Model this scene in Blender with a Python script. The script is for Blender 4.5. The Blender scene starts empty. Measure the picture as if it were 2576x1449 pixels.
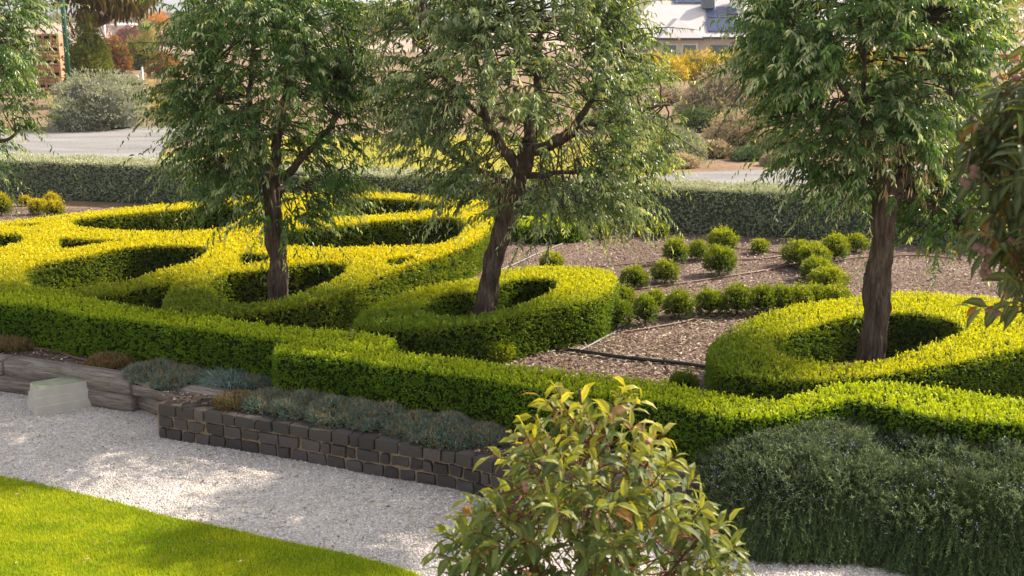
import bpy, math, random
import numpy as np
from mathutils import Vector, noise as mnoise
from mathutils.geometry import tessellate_polygon

R = np.random.default_rng(7)
random.seed(7)
scene = bpy.context.scene
COL = scene.collection

# ------------------------------------------------------------------ survey helper
# The plan was surveyed from the photograph: a ray through a photo point (2576 px wide copy)
# is met with a level plane, which gives the place of each hedge, trunk and kerb on the ground.
HAZE = .0003
F = 3000.0; TH = math.radians(12.3); CH = 3.2
cT, sT = math.cos(TH), math.sin(TH)
def ray(px, py):
    x = (px-1288.0)/F; u = -(py-724.5)/F
    return np.array([x, cT+u*sT, -sT+u*cT])
def G(px, py, z=0.0):
    d = ray(px, py); t = (z-CH)/d[2]
    return np.array([d[0]*t, d[1]*t, z])
def GD(px, py, D):           # point at ground distance D
    d = ray(px, py); t = D/d[1]
    return np.array([d[0]*t, D, CH+d[2]*t])
def GP(pts, z=0.0):
    return np.array([G(x, y, z) for x, y in pts])

SUN_AZ = math.radians(62); SUN_EL = math.radians(38)
SUN = np.array([math.cos(SUN_EL)*math.sin(SUN_AZ), math.cos(SUN_EL)*math.cos(SUN_AZ), math.sin(SUN_EL)])

# ------------------------------------------------------------------ object helpers
def tag(o, label=None, cat=None, group=None, kind=None):
    if label: o['label'] = label
    if cat: o['category'] = cat
    if group: o['group'] = group
    if kind: o['kind'] = kind
    return o
def empty(name, loc, label, cat, group=None):
    o = bpy.data.objects.new(name, None); COL.objects.link(o)
    o.location = Vector([float(v) for v in loc]); o.empty_display_size = .1
    return tag(o, label, cat, group)
def link(name, me, mat=None, parent=None):
    if mat is not None:
        for m in (mat if isinstance(mat, (list, tuple)) else [mat]): me.materials.append(m)
    o = bpy.data.objects.new(name, me); COL.objects.link(o)
    if parent is not None:
        o.parent = parent
        o.location = -parent.location          # mesh coordinates are world coordinates
    return o
def npmesh(name, V, Fc, col=None, smooth=False, mati=None):
    """V (n,3), Fc (m,k) one face size, or list of arrays."""
    me = bpy.data.meshes.new(name)
    V = np.asarray(V, np.float32)
    fl = Fc if isinstance(Fc, list) else [Fc]
    fl = [np.asarray(f, np.int32) for f in fl if len(f)]
    me.vertices.add(len(V)); me.vertices.foreach_set('co', V.ravel())
    loops = np.concatenate([f.ravel() for f in fl])
    sizes = np.concatenate([np.full(len(f), f.shape[1], np.int32) for f in fl])
    starts = np.concatenate([[0], np.cumsum(sizes)[:-1]]).astype(np.int32)
    me.loops.add(len(loops)); me.loops.foreach_set('vertex_index', loops)
    me.polygons.add(len(sizes)); me.polygons.foreach_set('loop_start', starts)
    me.polygons.foreach_set('loop_total', sizes)
    me.polygons.foreach_set('use_smooth', np.full(len(sizes), smooth, bool))
    if mati is not None: me.polygons.foreach_set('material_index', np.asarray(mati, np.int32))
    if col is not None:
        c = np.ones((len(V), 4), np.float32); c[:, :3] = col
        a = me.color_attributes.new('Col', 'FLOAT_COLOR', 'POINT'); a.data.foreach_set('color', c.ravel())
    me.update(calc_edges=True); me.validate()
    return me
def unit(a):
    return a/np.maximum(np.linalg.norm(a, axis=-1, keepdims=True), 1e-9)
def rnd(n, s=1.0): return R.normal(0, s, (n, 3))
def mixc(a, b, t): t = np.asarray(t)[:, None]; return np.asarray(a)[None]*(1-t)+np.asarray(b)[None]*t

# ------------------------------------------------------------------ materials
def newmat(name):
    m = bpy.data.materials.new(name); m.use_nodes = True
    nt = m.node_tree; nt.nodes.clear()
    out = nt.nodes.new('ShaderNodeOutputMaterial')
    return m, nt, out
def N(nt, t, **kw):
    n = nt.nodes.new(t)
    for k, v in kw.items():
        if k in n.inputs: n.inputs[k].default_value = v
        else: setattr(n, k, v)
    return n
def leafmat(name, rough=.5, trans=.35, tint=(1.0, 1.0, .5), spec=.4, tgain=1.3):
    m, nt, out = newmat(name); L = nt.links
    at = N(nt, 'ShaderNodeAttribute', attribute_name='Col')
    p = N(nt, 'ShaderNodeBsdfPrincipled'); p.inputs['Roughness'].default_value = rough
    p.inputs['Specular IOR Level'].default_value = spec
    L.new(at.outputs['Color'], p.inputs['Base Color'])
    mx = N(nt, 'ShaderNodeMix', data_type='RGBA', blend_type='MULTIPLY')
    mx.inputs[0].default_value = 1.0; L.new(at.outputs['Color'], mx.inputs[6])
    mx.inputs[7].default_value = (tint[0]*tgain, tint[1]*tgain, tint[2]*tgain, 1)
    tr = N(nt, 'ShaderNodeBsdfTranslucent'); L.new(mx.outputs[2], tr.inputs['Color'])
    ms = N(nt, 'ShaderNodeMixShader'); ms.inputs[0].default_value = trans
    L.new(p.outputs[0], ms.inputs[1]); L.new(tr.outputs[0], ms.inputs[2]); L.new(ms.outputs[0], out.inputs[0])
    return m
def noisemat(name, stops, scale=5.0, detail=8.0, rough=.9, bump=.3, bdist=.02, scale2=None, stretch=(1, 1, 1), voro=None, spec=.3, bscale=None, rrough=.6):
    """colour ramp over object-space noise with bump"""
    m, nt, out = newmat(name); L = nt.links
    tc = N(nt, 'ShaderNodeTexCoord'); mp = N(nt, 'ShaderNodeMapping'); mp.inputs['Scale'].default_value = stretch
    L.new(tc.outputs['Object'], mp.inputs['Vector'])
    nz = N(nt, 'ShaderNodeTexNoise', Scale=scale, Detail=detail, Roughness=rrough); L.new(mp.outputs[0], nz.inputs['Vector'])
    src = nz.outputs['Fac']
    if scale2:
        n2 = N(nt, 'ShaderNodeTexNoise', Scale=scale2, Detail=4.0); L.new(mp.outputs[0], n2.inputs['Vector'])
        ad = N(nt, 'ShaderNodeMath', operation='ADD'); L.new(nz.outputs['Fac'], ad.inputs[0]); L.new(n2.outputs['Fac'], ad.inputs[1])
        hf = N(nt, 'ShaderNodeMath', operation='MULTIPLY'); hf.inputs[1].default_value = .5; L.new(ad.outputs[0], hf.inputs[0]); src = hf.outputs[0]
    cr = N(nt, 'ShaderNodeValToRGB'); e = cr.color_ramp.elements
    while len(e) > 1: e.remove(e[-1])
    e[0].position = stops[0][0]; e[0].color = (*stops[0][1], 1)
    for pos, c in stops[1:]:
        k = e.new(pos); k.color = (*c, 1)
    L.new(src, cr.inputs[0])
    p = N(nt, 'ShaderNodeBsdfPrincipled'); p.inputs['Roughness'].default_value = rough; p.inputs['Specular IOR Level'].default_value = spec
    colout = cr.outputs[0]; hgt = src
    if voro:
        v = N(nt, 'ShaderNodeTexVoronoi', Scale=voro); L.new(mp.outputs[0], v.inputs['Vector'])
        mx = N(nt, 'ShaderNodeMix', data_type='RGBA', blend_type='MULTIPLY'); mx.inputs[0].default_value = .45
        hs = N(nt, 'ShaderNodeHueSaturation', Saturation=.15, Value=1.5); L.new(v.outputs['Color'], hs.inputs['Color'])
        L.new(cr.outputs[0], mx.inputs[6]); L.new(hs.outputs[0], mx.inputs[7]); colout = mx.outputs[2]
        inv = N(nt, 'ShaderNodeMath', operation='SUBTRACT'); inv.inputs[0].default_value = 1.0; L.new(v.outputs['Distance'], inv.inputs[1]); hgt = inv.outputs[0]
    elif bscale:
        n3 = N(nt, 'ShaderNodeTexNoise', Scale=bscale, Detail=6.0); L.new(mp.outputs[0], n3.inputs['Vector']); hgt = n3.outputs['Fac']
    L.new(colout, p.inputs['Base Color'])
    if bump:
        b = N(nt, 'ShaderNodeBump', Strength=bump, Distance=bdist); L.new(hgt, b.inputs['Height']); L.new(b.outputs[0], p.inputs['Normal'])
    L.new(p.outputs[0], out.inputs[0])
    return m
def plain(name, c, rough=.6, metal=0.0, spec=.5, var=.12, vs=9.0):
    a = tuple(max(0, v*(1-var)) for v in c); b = tuple(min(1, v*(1+var)) for v in c)
    m = noisemat(name, [(.3, a), (.7, b)], scale=vs, rough=rough, bump=.06, bdist=.004, spec=spec)
    for n in m.node_tree.nodes:
        if n.type == 'BSDF_PRINCIPLED': n.inputs['Metallic'].default_value = metal
    return m
def colmat(name, rough=.8, bump=0, bs=60, spec=.3):
    m, nt, out = newmat(name); L = nt.links
    at = N(nt, 'ShaderNodeAttribute', attribute_name='Col')
    p = N(nt, 'ShaderNodeBsdfPrincipled'); p.inputs['Roughness'].default_value = rough; p.inputs['Specular IOR Level'].default_value = spec
    L.new(at.outputs['Color'], p.inputs['Base Color'])
    if bump:
        tc = N(nt, 'ShaderNodeTexCoord'); nz = N(nt, 'ShaderNodeTexNoise', Scale=bs, Detail=6.0); L.new(tc.outputs['Object'], nz.inputs['Vector'])
        b = N(nt, 'ShaderNodeBump', Strength=bump, Distance=.01); L.new(nz.outputs['Fac'], b.inputs['Height']); L.new(b.outputs[0], p.inputs['Normal'])
    L.new(p.outputs[0], out.inputs[0]); return m

M = {}
M['box'] = leafmat('box_leaf', rough=.42, trans=.38, tint=(1.05, .95, .25), spec=.35)
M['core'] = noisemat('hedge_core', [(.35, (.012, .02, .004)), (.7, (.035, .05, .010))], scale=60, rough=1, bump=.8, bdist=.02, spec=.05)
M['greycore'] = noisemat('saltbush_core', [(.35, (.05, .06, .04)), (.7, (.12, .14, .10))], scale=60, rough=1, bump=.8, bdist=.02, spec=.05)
M['tree'] = leafmat('silver_tree_leaf', rough=.36, trans=.36, tint=(1.3, 1.25, .35), spec=.55)
M['euc'] = leafmat('eucalyptus_leaf', rough=.48, trans=.36, tint=(1.35, 1.2, .3), spec=.35)
M['grey'] = leafmat('saltbush_leaf', rough=.8, trans=.15, tint=(1, 1, .7), spec=.15)
M['rose'] = leafmat('rosemary_leaf', rough=.6, trans=.15, tint=(1, 1, .6), spec=.25)
M['mat'] = leafmat('blue_mat_leaf', rough=.7, trans=.15, tint=(1, 1, .7), spec=.2)
M['grass'] = leafmat('grass_blade', rough=.5, trans=.40, tint=(1.1, 1.1, .3), spec=.3)
M['bg'] = leafmat('background_leaf', rough=.8, trans=.25, tint=(1.1, 1, .5), spec=.1)
M['bark'] = noisemat('tree_bark', [(.32, (.022, .015, .012)), (.5, (.10, .070, .055)), (.75, (.26, .195, .155))], scale=7, detail=10, rough=.95, bump=1.0, bdist=.03, stretch=(4.5, 4.5, .55), spec=.15, rrough=.72)
M['twig'] = plain('twig_bark', (.07, .05, .04), rough=.9, spec=.1)
M['redtwig'] = plain('red_twig', (.17, .055, .032), rough=.6, spec=.3)
M['stembrown'] = plain('sapling_stem', (.14, .09, .065), rough=.8, spec=.2)
M['gravel'] = noisemat('white_gravel', [(.32, (.36, .31, .265)), (.5, (.62, .555, .50)), (.72, (.78, .72, .66))], scale=1.3, rough=.95, bump=1.0, bdist=.016, scale2=28, voro=62, spec=.2)
M['mulch'] = noisemat('bed_mulch', [(.3, (.10, .066, .050)), (.5, (.195, .138, .108)), (.72, (.34, .265, .22))], scale=.9, rough=1, bump=1.0, bdist=.025, scale2=30, voro=34, spec=.1)
M['soil'] = noisemat('far_soil', [(.3, (.13, .08, .05)), (.5, (.24, .16, .105)), (.7, (.36, .27, .18))], scale=.6, rough=1, bump=.6, bdist=.03, scale2=9, spec=.1)
M['drive'] = noisemat('grey_gravel_drive', [(.36, (.15, .145, .145)), (.5, (.25, .24, .235)), (.66, (.37, .35, .335))], scale=.35, rough=1, bump=.3, bdist=.02, scale2=12, stretch=(1, 3.2, 1), spec=.1)
M['lawn'] = noisemat('lawn_soil', [(.3, (.09, .16, .008)), (.7, (.20, .30, .012))], scale=3, rough=1, bump=.6, bdist=.02, scale2=60, spec=.1)
M['farlawn'] = noisemat('far_lawn', [(.3, (.22, .22, .035)), (.7, (.40, .35, .07))], scale=1.2, rough=1, bump=.7, bdist=.03, scale2=25, spec=.1)
M['stone'] = colmat('bluestone', rough=.8, bump=.6, bs=55)
M['mortar'] = noisemat('mortar', [(.3, (.20, .145, .09)), (.7, (.36, .27, .175))], scale=14, rough=1, bump=.7, bdist=.01, bscale=60, spec=.1)
M['sleeper'] = noisemat('weathered_timber', [(.25, (.045, .035, .03)), (.42, (.19, .155, .135)), (.6, (.34, .29, .26)), (.8, (.47, .41, .375))], scale=5, detail=10, rough=.95, bump=.9, bdist=.02, stretch=(.7, 6, 9), spec=.15, rrough=.7)
M['concrete'] = noisemat('cast_box', [(.3, (.44, .41, .36)), (.7, (.57, .53, .46))], scale=6, rough=.85, bump=.15, bdist=.004, bscale=80, spec=.25)
M['lid'] = noisemat('mossy_lid', [(.35, (.22, .26, .16)), (.55, (.36, .37, .27)), (.75, (.50, .48, .38))], scale=7, rough=.9, bump=.2, bdist=.004, bscale=60, spec=.15)
M['hose'] = plain('brown_hose', (.17, .085, .06), rough=.55)
M['pipe'] = plain('black_pipe', (.012, .013, .016), rough=.35)
M['greypipe'] = plain('grey_pipe', (.24, .22, .20), rough=.6)
M['white'] = plain('white_paint', (.75, .74, .72), rough=.5, var=.05)
M['green'] = plain('green_paint', (.008, .085, .045), rough=.4, var=.05)
M['pale'] = plain('pale_render', (.62, .55, .50), rough=.9, var=.06, vs=1)
M['tin'] = plain('pale_roof', (.56, .52, .52), rough=.6, var=.05, vs=.8)
M['panel'] = plain('solar_panel', (.035, .055, .13), rough=.3, spec=.5, var=.1)
M['steel'] = plain('grey_unit', (.12, .14, .17), rough=.6)
M['gutter'] = plain('dark_gutter', (.04, .045, .07), rough=.5)
M['glass'] = plain('dull_glass', (.13, .18, .19), rough=.15)
M['crate'] = noisemat('crate_wood', [(.3, (.33, .16, .09)), (.7, (.52, .30, .18))], scale=3, rough=.85, bump=.2, bdist=.01, spec=.15)
M['dark'] = plain('slot_shade', (.02, .015, .012), rough=1)
M['red'] = plain('red_cloth', (.62, .02, .03), rough=.7)
M['pod'] = noisemat('seed_pod', [(.3, (.11, .055, .045)), (.7, (.24, .13, .11))], scale=60, rough=.6, bump=.3, bdist=.002, spec=.35)
M['podpink'] = noisemat('seed_pod_pink', [(.3, (.30, .12, .10)), (.7, (.48, .24, .20))], scale=60, rough=.6, bump=.2, bdist=.002, spec=.35)
M['hill'] = noisemat('dry_hill', [(.35, (.30, .22, .17)), (.55, (.44, .33, .27)), (.75, (.52, .42, .34))], scale=.02, rough=1, bump=0, spec=.05)
M['debris'] = leafmat('dry_leaf', rough=.9, trans=.15, tint=(1, .9, .6), spec=.1)
M['litter'] = plain('white_plastic', (.75, .75, .76), rough=.4, var=.04)

# ------------------------------------------------------------------ generic leaf clouds
def diamonds(P, D, S, L, W, C, lift=None, jc=.12):
    """flat pointed leaves: base, side, tip, side"""
    n = len(P); L = np.broadcast_to(L, n)[:, None]; W = np.broadcast_to(W, n)[:, None]
    S = unit(np.cross(D, S))
    Nn = unit(np.cross(S, D))
    V = np.empty((n, 4, 3))
    V[:, 0] = P; V[:, 1] = P+D*L*.5+S*W*.5+Nn*W*.15; V[:, 2] = P+D*L; V[:, 3] = P+D*L*.5-S*W*.5+Nn*W*.15
    C = np.asarray(C); C = np.broadcast_to(C, (n, 3)).copy()
    C *= np.exp(R.normal(0, jc, (n, 1)))
    Fc = np.arange(n*4).reshape(n, 4)
    return V.reshape(-1, 3), Fc, np.repeat(C, 4, 0)
def leaves(P, D, S, L, W, C, droop=.25, jc=.18, fold=.22, rib=None):
    """lanceolate leaf with folded midrib and drooping tip: 7 verts, 6 tris"""
    n = len(P); L = np.broadcast_to(L, n)[:, None]; W = np.broadcast_to(W, n)[:, None]
    D = unit(D); S = unit(np.cross(D, S)); Nn = unit(np.cross(S, D))
    down = np.array([0, 0, -1.0])
    a = D*L*.38; b = unit(D+down*droop*.6)*L*.34; c = unit(D+down*droop*1.5)*L*.36
    p1 = P+a; p2 = p1+b; p3 = p2+c
    V = np.empty((n, 8, 3))
    V[:, 0] = P
    V[:, 1] = p1+S*W*.5+Nn*W*fold; V[:, 2] = p1-S*W*.5+Nn*W*fold; V[:, 3] = p1
    V[:, 4] = p2+S*W*.40+Nn*W*fold; V[:, 5] = p2-S*W*.40+Nn*W*fold; V[:, 6] = p2
    V[:, 7] = p3
    base = np.arange(n)[:, None]*8
    tri = np.concatenate([base+np.array([[0, 1, 3]]), base+np.array([[0, 3, 2]]), base+np.array([[4, 7, 6]]), base+np.array([[6, 7, 5]])])
    quad = np.concatenate([base+np.array([[1, 4, 6, 3]]), base+np.array([[3, 6, 5, 2]])])
    C = np.broadcast_to(np.asarray(C), (n, 3)).copy()*np.exp(R.normal(0, jc, (n, 1)))
    CC = np.repeat(C[:, None, :], 8, 1)
    if rib is not None:
        CC[:, 3] = CC[:, 3]*.3+np.array(rib)*.7; CC[:, 6] = CC[:, 6]*.3+np.array(rib)*.7; CC[:, 0] = CC[:, 0]*.2+np.array(rib)*.8
    return V.reshape(-1, 3), [tri, quad], CC.reshape(-1, 3)
def join(parts):
    Vs, tr, qu, Cs = [], [], [], []; off = 0
    for V, Fc, C in parts:
        fl = Fc if isinstance(Fc, list) else [Fc]
        for f in fl:
            if len(f) == 0: continue
            (tr if f.shape[1] == 3 else qu).append(f+off)
        Vs.append(V); Cs.append(C); off += len(V)
    out = []
    if tr: out.append(np.concatenate(tr))
    if qu: out.append(np.concatenate(qu))
    return np.concatenate(Vs), out, np.concatenate(Cs)
def tube(path, rad, seg=8, noise_amp=0.0, nscale=4.0, cap=True, ridges=0.0):
    path = np.asarray(path, float); n = len(path); rad = np.broadcast_to(rad, n)
    T = unit(np.gradient(path, axis=0))
    ref = np.array([1.0, 0, 0]) if abs(T[0][0]) < .8 else np.array([0, 1.0, 0])
    V = []
    U = unit(np.cross(T[0], ref))
    for i in range(n):
        U = unit(U-T[i]*np.dot(U, T[i])); W = np.cross(T[i], U)
        for k in range(seg):
            a = 2*math.pi*k/seg
            r = rad[i]
            if noise_amp:
                q = path[i]*nscale+np.array([math.cos(a), math.sin(a), 0])*1.3
                r *= 1+noise_amp*mnoise.fractal(Vector(q), 1, 2, 4)
            if ridges: r *= 1+ridges*math.sin(a*9+path[i][2]*5+2*mnoise.noise(Vector(path[i]*3)))*(.6+.5*mnoise.noise(Vector((a*2, path[i][2]*7, 3))))
            V.append(path[i]+(U*math.cos(a)+W*math.sin(a))*r)
    V = np.array(V); Fq = []
    for i in range(n-1):
        for k in range(seg):
            k2 = (k+1) % seg
            Fq.append([i*seg+k, i*seg+k2, (i+1)*seg+k2, (i+1)*seg+k])
    tri = []
    if cap:
        V = np.concatenate([V, [path[0], path[-1]]]); a, b = len(V)-2, len(V)-1
        for k in range(seg):
            k2 = (k+1) % seg
            tri.append([a, k2, k]); tri.append([b, (n-1)*seg+k, (n-1)*seg+k2])
    return V, ([np.array(tri)] if tri else [])+[np.array(Fq)], np.zeros((len(V), 3))+.1
def smooth_path(P, n):
    P = np.asarray(P, float); m = len(P)
    out = []
    for t in np.linspace(0, m-1, n):
        i = min(int(t), m-2); u = t-i
        p0 = P[max(i-1, 0)]; p1 = P[i]; p2 = P[i+1]; p3 = P[min(i+2, m-1)]
        out.append(.5*((2*p1)+(-p0+p2)*u+(2*p0-5*p1+4*p2-p3)*u*u+(-p0+3*p1-3*p2+p3)*u**3))
    return np.array(out)
def box(c, s, rz=0.0):
    x, y, z = [v/2 for v in s]
    V = np.array([[-x, -y, -z], [x, -y, -z], [x, y, -z], [-x, y, -z], [-x, -y, z], [x, -y, z], [x, y, z], [-x, y, z]])
    cr, sr = math.cos(rz), math.sin(rz)
    V = np.stack([V[:, 0]*cr-V[:, 1]*sr, V[:, 0]*sr+V[:, 1]*cr, V[:, 2]], 1)+np.asarray(c)
    Fq = np.array([[0, 3, 2, 1], [4, 5, 6, 7], [0, 1, 5, 4], [1, 2, 6, 5], [2, 3, 7, 6], [3, 0, 4, 7]])
    return V, Fq, np.zeros((8, 3))+.5
def boxes(name, lst, mat, parent=None):
    V, Fc, C = join([box(*b) for b in lst]); return link(name, npmesh(name, V, Fc), mat, parent)
def mk(name, geo, mat, parent=None, smooth=False, colr=True):
    V, Fc, C = geo; return link(name, npmesh(name, V, Fc, C if colr else None, smooth), mat, parent)

# ------------------------------------------------------------------ polygons
def chaikin(P, k=2):
    P = np.asarray(P, float)
    for _ in range(k):
        Q = np.roll(P, -1, 0); P = np.stack([P*.75+Q*.25, P*.25+Q*.75], 1).reshape(-1, P.shape[1])
    return P
def inpoly(x, y, P):
    c = np.zeros(len(x), bool); n = len(P)
    for i in range(n):
        x1, y1 = P[i][:2]; x2, y2 = P[(i+1) % n][:2]
        m = ((y1 > y) != (y2 > y)) & (x < (x2-x1)*(y-y1)/(y2-y1+1e-12)+x1)
        c ^= m
    return c
def area(P):
    x, y = P[:, 0], P[:, 1]; return .5*np.sum(x*np.roll(y, -1)-np.roll(x, -1)*y)
def sheet(name, P, z, mat, kind='structure', drop=0.0):
    P = np.asarray(P)[:, :2]
    tris = tessellate_polygon([[Vector((float(p[0]), float(p[1]), 0)) for p in P]])
    V = np.concatenate([P, np.full((len(P), 1), z)], 1)
    T = np.array([t for t in tris]); 
    a = V[T]; nz = np.cross(a[:, 1]-a[:, 0], a[:, 2]-a[:, 0])[:, 2]
    T[nz < 0] = T[nz < 0][:, ::-1]
    Fl = [T]
    if drop:
        n = len(P); V = np.concatenate([V, V-np.array([0, 0, drop])]); i = np.arange(n); j = (i+1) % n
        Fl.append(np.stack([i, i+n, j+n, j], 1))
    o = link(name, npmesh(name, V, Fl), mat); tag(o, kind=kind); return o

# ------------------------------------------------------------------ clipped hedges
CAM2 = np.array([0, 0])
def sprigs(P, A, Lsp, k, leafL, leafW, col, tipcol=None, spread=.8, jc=.15):
    """k leaves round each little upright sprig"""
    n = len(P)
    t = np.tile(np.linspace(0.1, 1, k), n); P2 = np.repeat(P, k, 0); A2 = np.repeat(A, k, 0)
    L2 = np.repeat(np.broadcast_to(Lsp, n), k)
    Q = P2+A2*(t*L2)[:, None]
    D = unit(A2*(.35+.5*t[:, None])+rnd(n*k, .45*spread))
    C = np.repeat(np.broadcast_to(col, (n, 3)), k, 0)
    if k == 5:
        bm_ = np.repeat(R.random(n) < .018, k); C[bm_] = (.26, .17, .08)
    if tipcol is not None:
        T = np.repeat(np.broadcast_to(tipcol, (n, 3)), k, 0); w = (t**1.2)[:, None]; C = C*(1-w)+T*w
    return diamonds(Q, D, rnd(n*k), leafL*R.uniform(.7, 1.25, n*k), leafW*R.uniform(.8, 1.2, n*k), C, jc=jc)
def lumps(P, s, seed=0.0):
    return np.array([mnoise.noise(Vector((p[0]*s+seed, p[1]*s, p[2]*s))) for p in P])
def hedge(name, outer, holes, h, label, cat, group, cols, mat='box', dens=1500, k=5, leafL=.024, leafW=.015, plan=False, z0=0.0, ck=2, spr=.035, sides_all=False, topcolfn=None, coremat='core', bump=.012):
    oz = [chaikin(np.array(o, float), ck) for o in [outer]+holes]
    rings = [(GP(o, z0+h)[:, :2] if not plan else np.asarray(o)[:, :2]) for o in oz]
    if area(rings[0]) < 0: rings[0] = rings[0][::-1]
    for i in range(1, len(rings)):
        if area(rings[i]) > 0: rings[i] = rings[i][::-1]
    # core
    allp = np.concatenate(rings); m = len(allp)
    T = np.array(tessellate_polygon([[Vector((float(p[0]), float(p[1]), 0)) for p in r] for r in rings]))
    nrm = []
    for r in rings:
        e = np.roll(r, -1, 0)-r; e2 = r-np.roll(r, 1, 0); nn = unit(np.stack([e[:, 1]+e2[:, 1], -(e[:, 0]+e2[:, 0])], 1)); nrm.append(nn)
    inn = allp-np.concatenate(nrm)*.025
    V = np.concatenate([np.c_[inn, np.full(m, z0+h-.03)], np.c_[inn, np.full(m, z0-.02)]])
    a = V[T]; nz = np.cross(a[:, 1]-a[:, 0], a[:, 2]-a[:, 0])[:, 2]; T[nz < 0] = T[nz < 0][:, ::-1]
    qs = []; off = 0
    for r in rings:
        i = np.arange(len(r)); j = (i+1) % len(r); qs.append(np.stack([i+off, i+off+m, j+off+m, j+off], 1)); off += len(r)
    cpt = allp.mean(0)
    root = empty(name, (cpt[0], cpt[1], z0), label, cat, group)
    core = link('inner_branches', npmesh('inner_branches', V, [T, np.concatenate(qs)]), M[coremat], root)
    parts = []
    # top
    lo = rings[0].min(0); hi = rings[0].max(0)
    n = int(dens*(hi[0]-lo[0])*(hi[1]-lo[1])); xy = R.uniform(lo, hi, (n, 2))
    ok = inpoly(xy[:, 0], xy[:, 1], rings[0])
    for r in rings[1:]: ok &= ~inpoly(xy[:, 0], xy[:, 1], r)
    xy = xy[ok]
    # keep to what stands near the frame
    fr = np.abs(xy[:, 0]) < xy[:, 1]*.46+1.8; xy = xy[fr]
    P = np.c_[xy, np.full(len(xy), z0+h-.02)]
    P[:, 2] += lumps(P, 1.6)*bump+R.normal(0, .006, len(P))
    A = unit(np.array([0, 0, 1.0])+rnd(len(P), .35))
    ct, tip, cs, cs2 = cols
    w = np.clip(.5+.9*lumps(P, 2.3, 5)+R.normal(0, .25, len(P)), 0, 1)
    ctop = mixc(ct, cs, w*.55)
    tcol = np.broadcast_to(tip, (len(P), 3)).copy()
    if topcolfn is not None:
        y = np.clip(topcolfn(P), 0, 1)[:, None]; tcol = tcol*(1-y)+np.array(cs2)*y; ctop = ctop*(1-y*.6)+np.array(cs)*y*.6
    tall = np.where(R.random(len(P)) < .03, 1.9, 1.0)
    parts.append(sprigs(P, A, spr*tall*R.uniform(.6, 1.3, len(P)), k, leafL, leafW, ctop, tcol))
    # sides
    for ri, r in enumerate(rings):
        e = np.roll(r, -1, 0)-r; ln = np.linalg.norm(e, axis=1); nn = np.stack([e[:, 1], -e[:, 0]], 1)/np.maximum(ln, 1e-9)[:, None]
        mid = r+e*.5; facing = np.einsum('ij,ij->i', nn, unit(-mid))
        d = np.where((facing > -.15) | sides_all, 1.0, .22)*ln*h*dens*1.0
        d *= (np.abs(mid[:, 0]) < mid[:, 1]*.46+1.8)
        cnt = R.poisson(np.maximum(d, 0))
        idx = np.repeat(np.arange(len(r)), cnt); q = len(idx)
        if q == 0: continue
        u = R.random((q, 1)); zz = R.random(q)
        p2 = r[idx]+e[idx]*u; nv = nn[idx]
        P = np.c_[p2, z0+zz*h]
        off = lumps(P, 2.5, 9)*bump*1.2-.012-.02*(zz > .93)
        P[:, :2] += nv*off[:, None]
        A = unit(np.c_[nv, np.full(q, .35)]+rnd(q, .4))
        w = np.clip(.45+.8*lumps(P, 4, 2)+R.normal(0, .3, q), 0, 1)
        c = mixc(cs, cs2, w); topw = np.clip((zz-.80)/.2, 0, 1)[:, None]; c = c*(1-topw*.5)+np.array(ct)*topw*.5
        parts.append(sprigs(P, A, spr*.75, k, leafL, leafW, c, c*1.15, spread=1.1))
    V, Fc, C = join(parts)
    fo = link('foliage', npmesh('foliage', V, Fc, C), M[mat], root)
    return root

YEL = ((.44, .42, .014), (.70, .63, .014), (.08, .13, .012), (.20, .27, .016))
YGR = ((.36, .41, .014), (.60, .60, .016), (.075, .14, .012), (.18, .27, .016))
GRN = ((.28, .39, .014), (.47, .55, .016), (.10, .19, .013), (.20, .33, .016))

knot_outer = [(-120,556),(0,563),(100,550),(167,541),(233,534),(333,523),(500,508),(600,498),(700,491),(800,486),(900,483),(1000,486),(1110,497),(1150,507),(1180,506),(1215,508),(1236,518),(1241,560),(1209,604),(1159,628),(1092,651),(1025,672),(959,696),(900,722),(859,741),(767,768),(667,785),(567,798),(480,803),(413,795),(317,775),(240,757),(140,742),(0,735),(-120,730)]
kh = [
 [(178,554),(250,547),(333,538),(420,530),(500,522),(560,517),(600,516),(622,522),(615,545),(590,568),(560,578),(500,583),(400,584),(333,583),(233,578),(182,571)],
 [(812,541),(830,524),(860,508),(900,499),(950,500),(1000,502),(1075,507),(1120,516),(1125,525),(1099,530),(1050,534),(992,540),(925,545),(870,549),(825,550)],
 [(143,600),(190,602),(233,604),(300,605),(322,607),(280,611),(233,617),(180,627),(145,629)],
 [(57,700),(62,682),(95,671),(127,662),(170,654),(217,645),(260,635),(300,626),(340,621),(383,619),(430,619),(480,620),(520,625),(526,636),(505,650),(483,660),(450,670),(417,679),(370,694),(317,709),(230,722),(150,731),(100,730),(70,716)],
 [(186,752),(220,750),(253,746),(300,738),(333,731),(370,722),(400,715),(440,708),(436,722),(418,742),(413,765),(413,786),(370,780),(317,769),(270,762),(220,757)],
 [(40,568),(70,564),(100,562),(102,569),(70,572),(50,573)],
 [(-110,595),(-50,592),(0,592),(33,590),(62,598),(66,606),(30,617),(0,626),(-60,632),(-110,635)],
 [(520,722),(530,706),(555,693),(583,686),(625,682),(667,679),(720,672),(767,666),(815,662),(859,662),(876,668),(876,681),(850,700),(817,716),(775,732),(733,745),(690,757),(640,766),(590,764),(550,754),(525,738)],
 [(598,662),(600,650),(608,638),(625,637),(650,640),(690,645),(688,655),(660,661),(625,668),(602,668)],
 [(668,600),(672,588),(700,580),(767,575),(859,568),(940,560),(1025,554),(1090,549),(1140,548),(1168,556),(1176,570),(1165,586),(1142,604),(1109,615),(1059,620),(1000,622),(959,622),(859,627),(760,622),(690,614)],
 [(970,655),(1010,649),(1045,645),(1040,652),(1009,668),(978,674),(972,665)],
]
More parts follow.
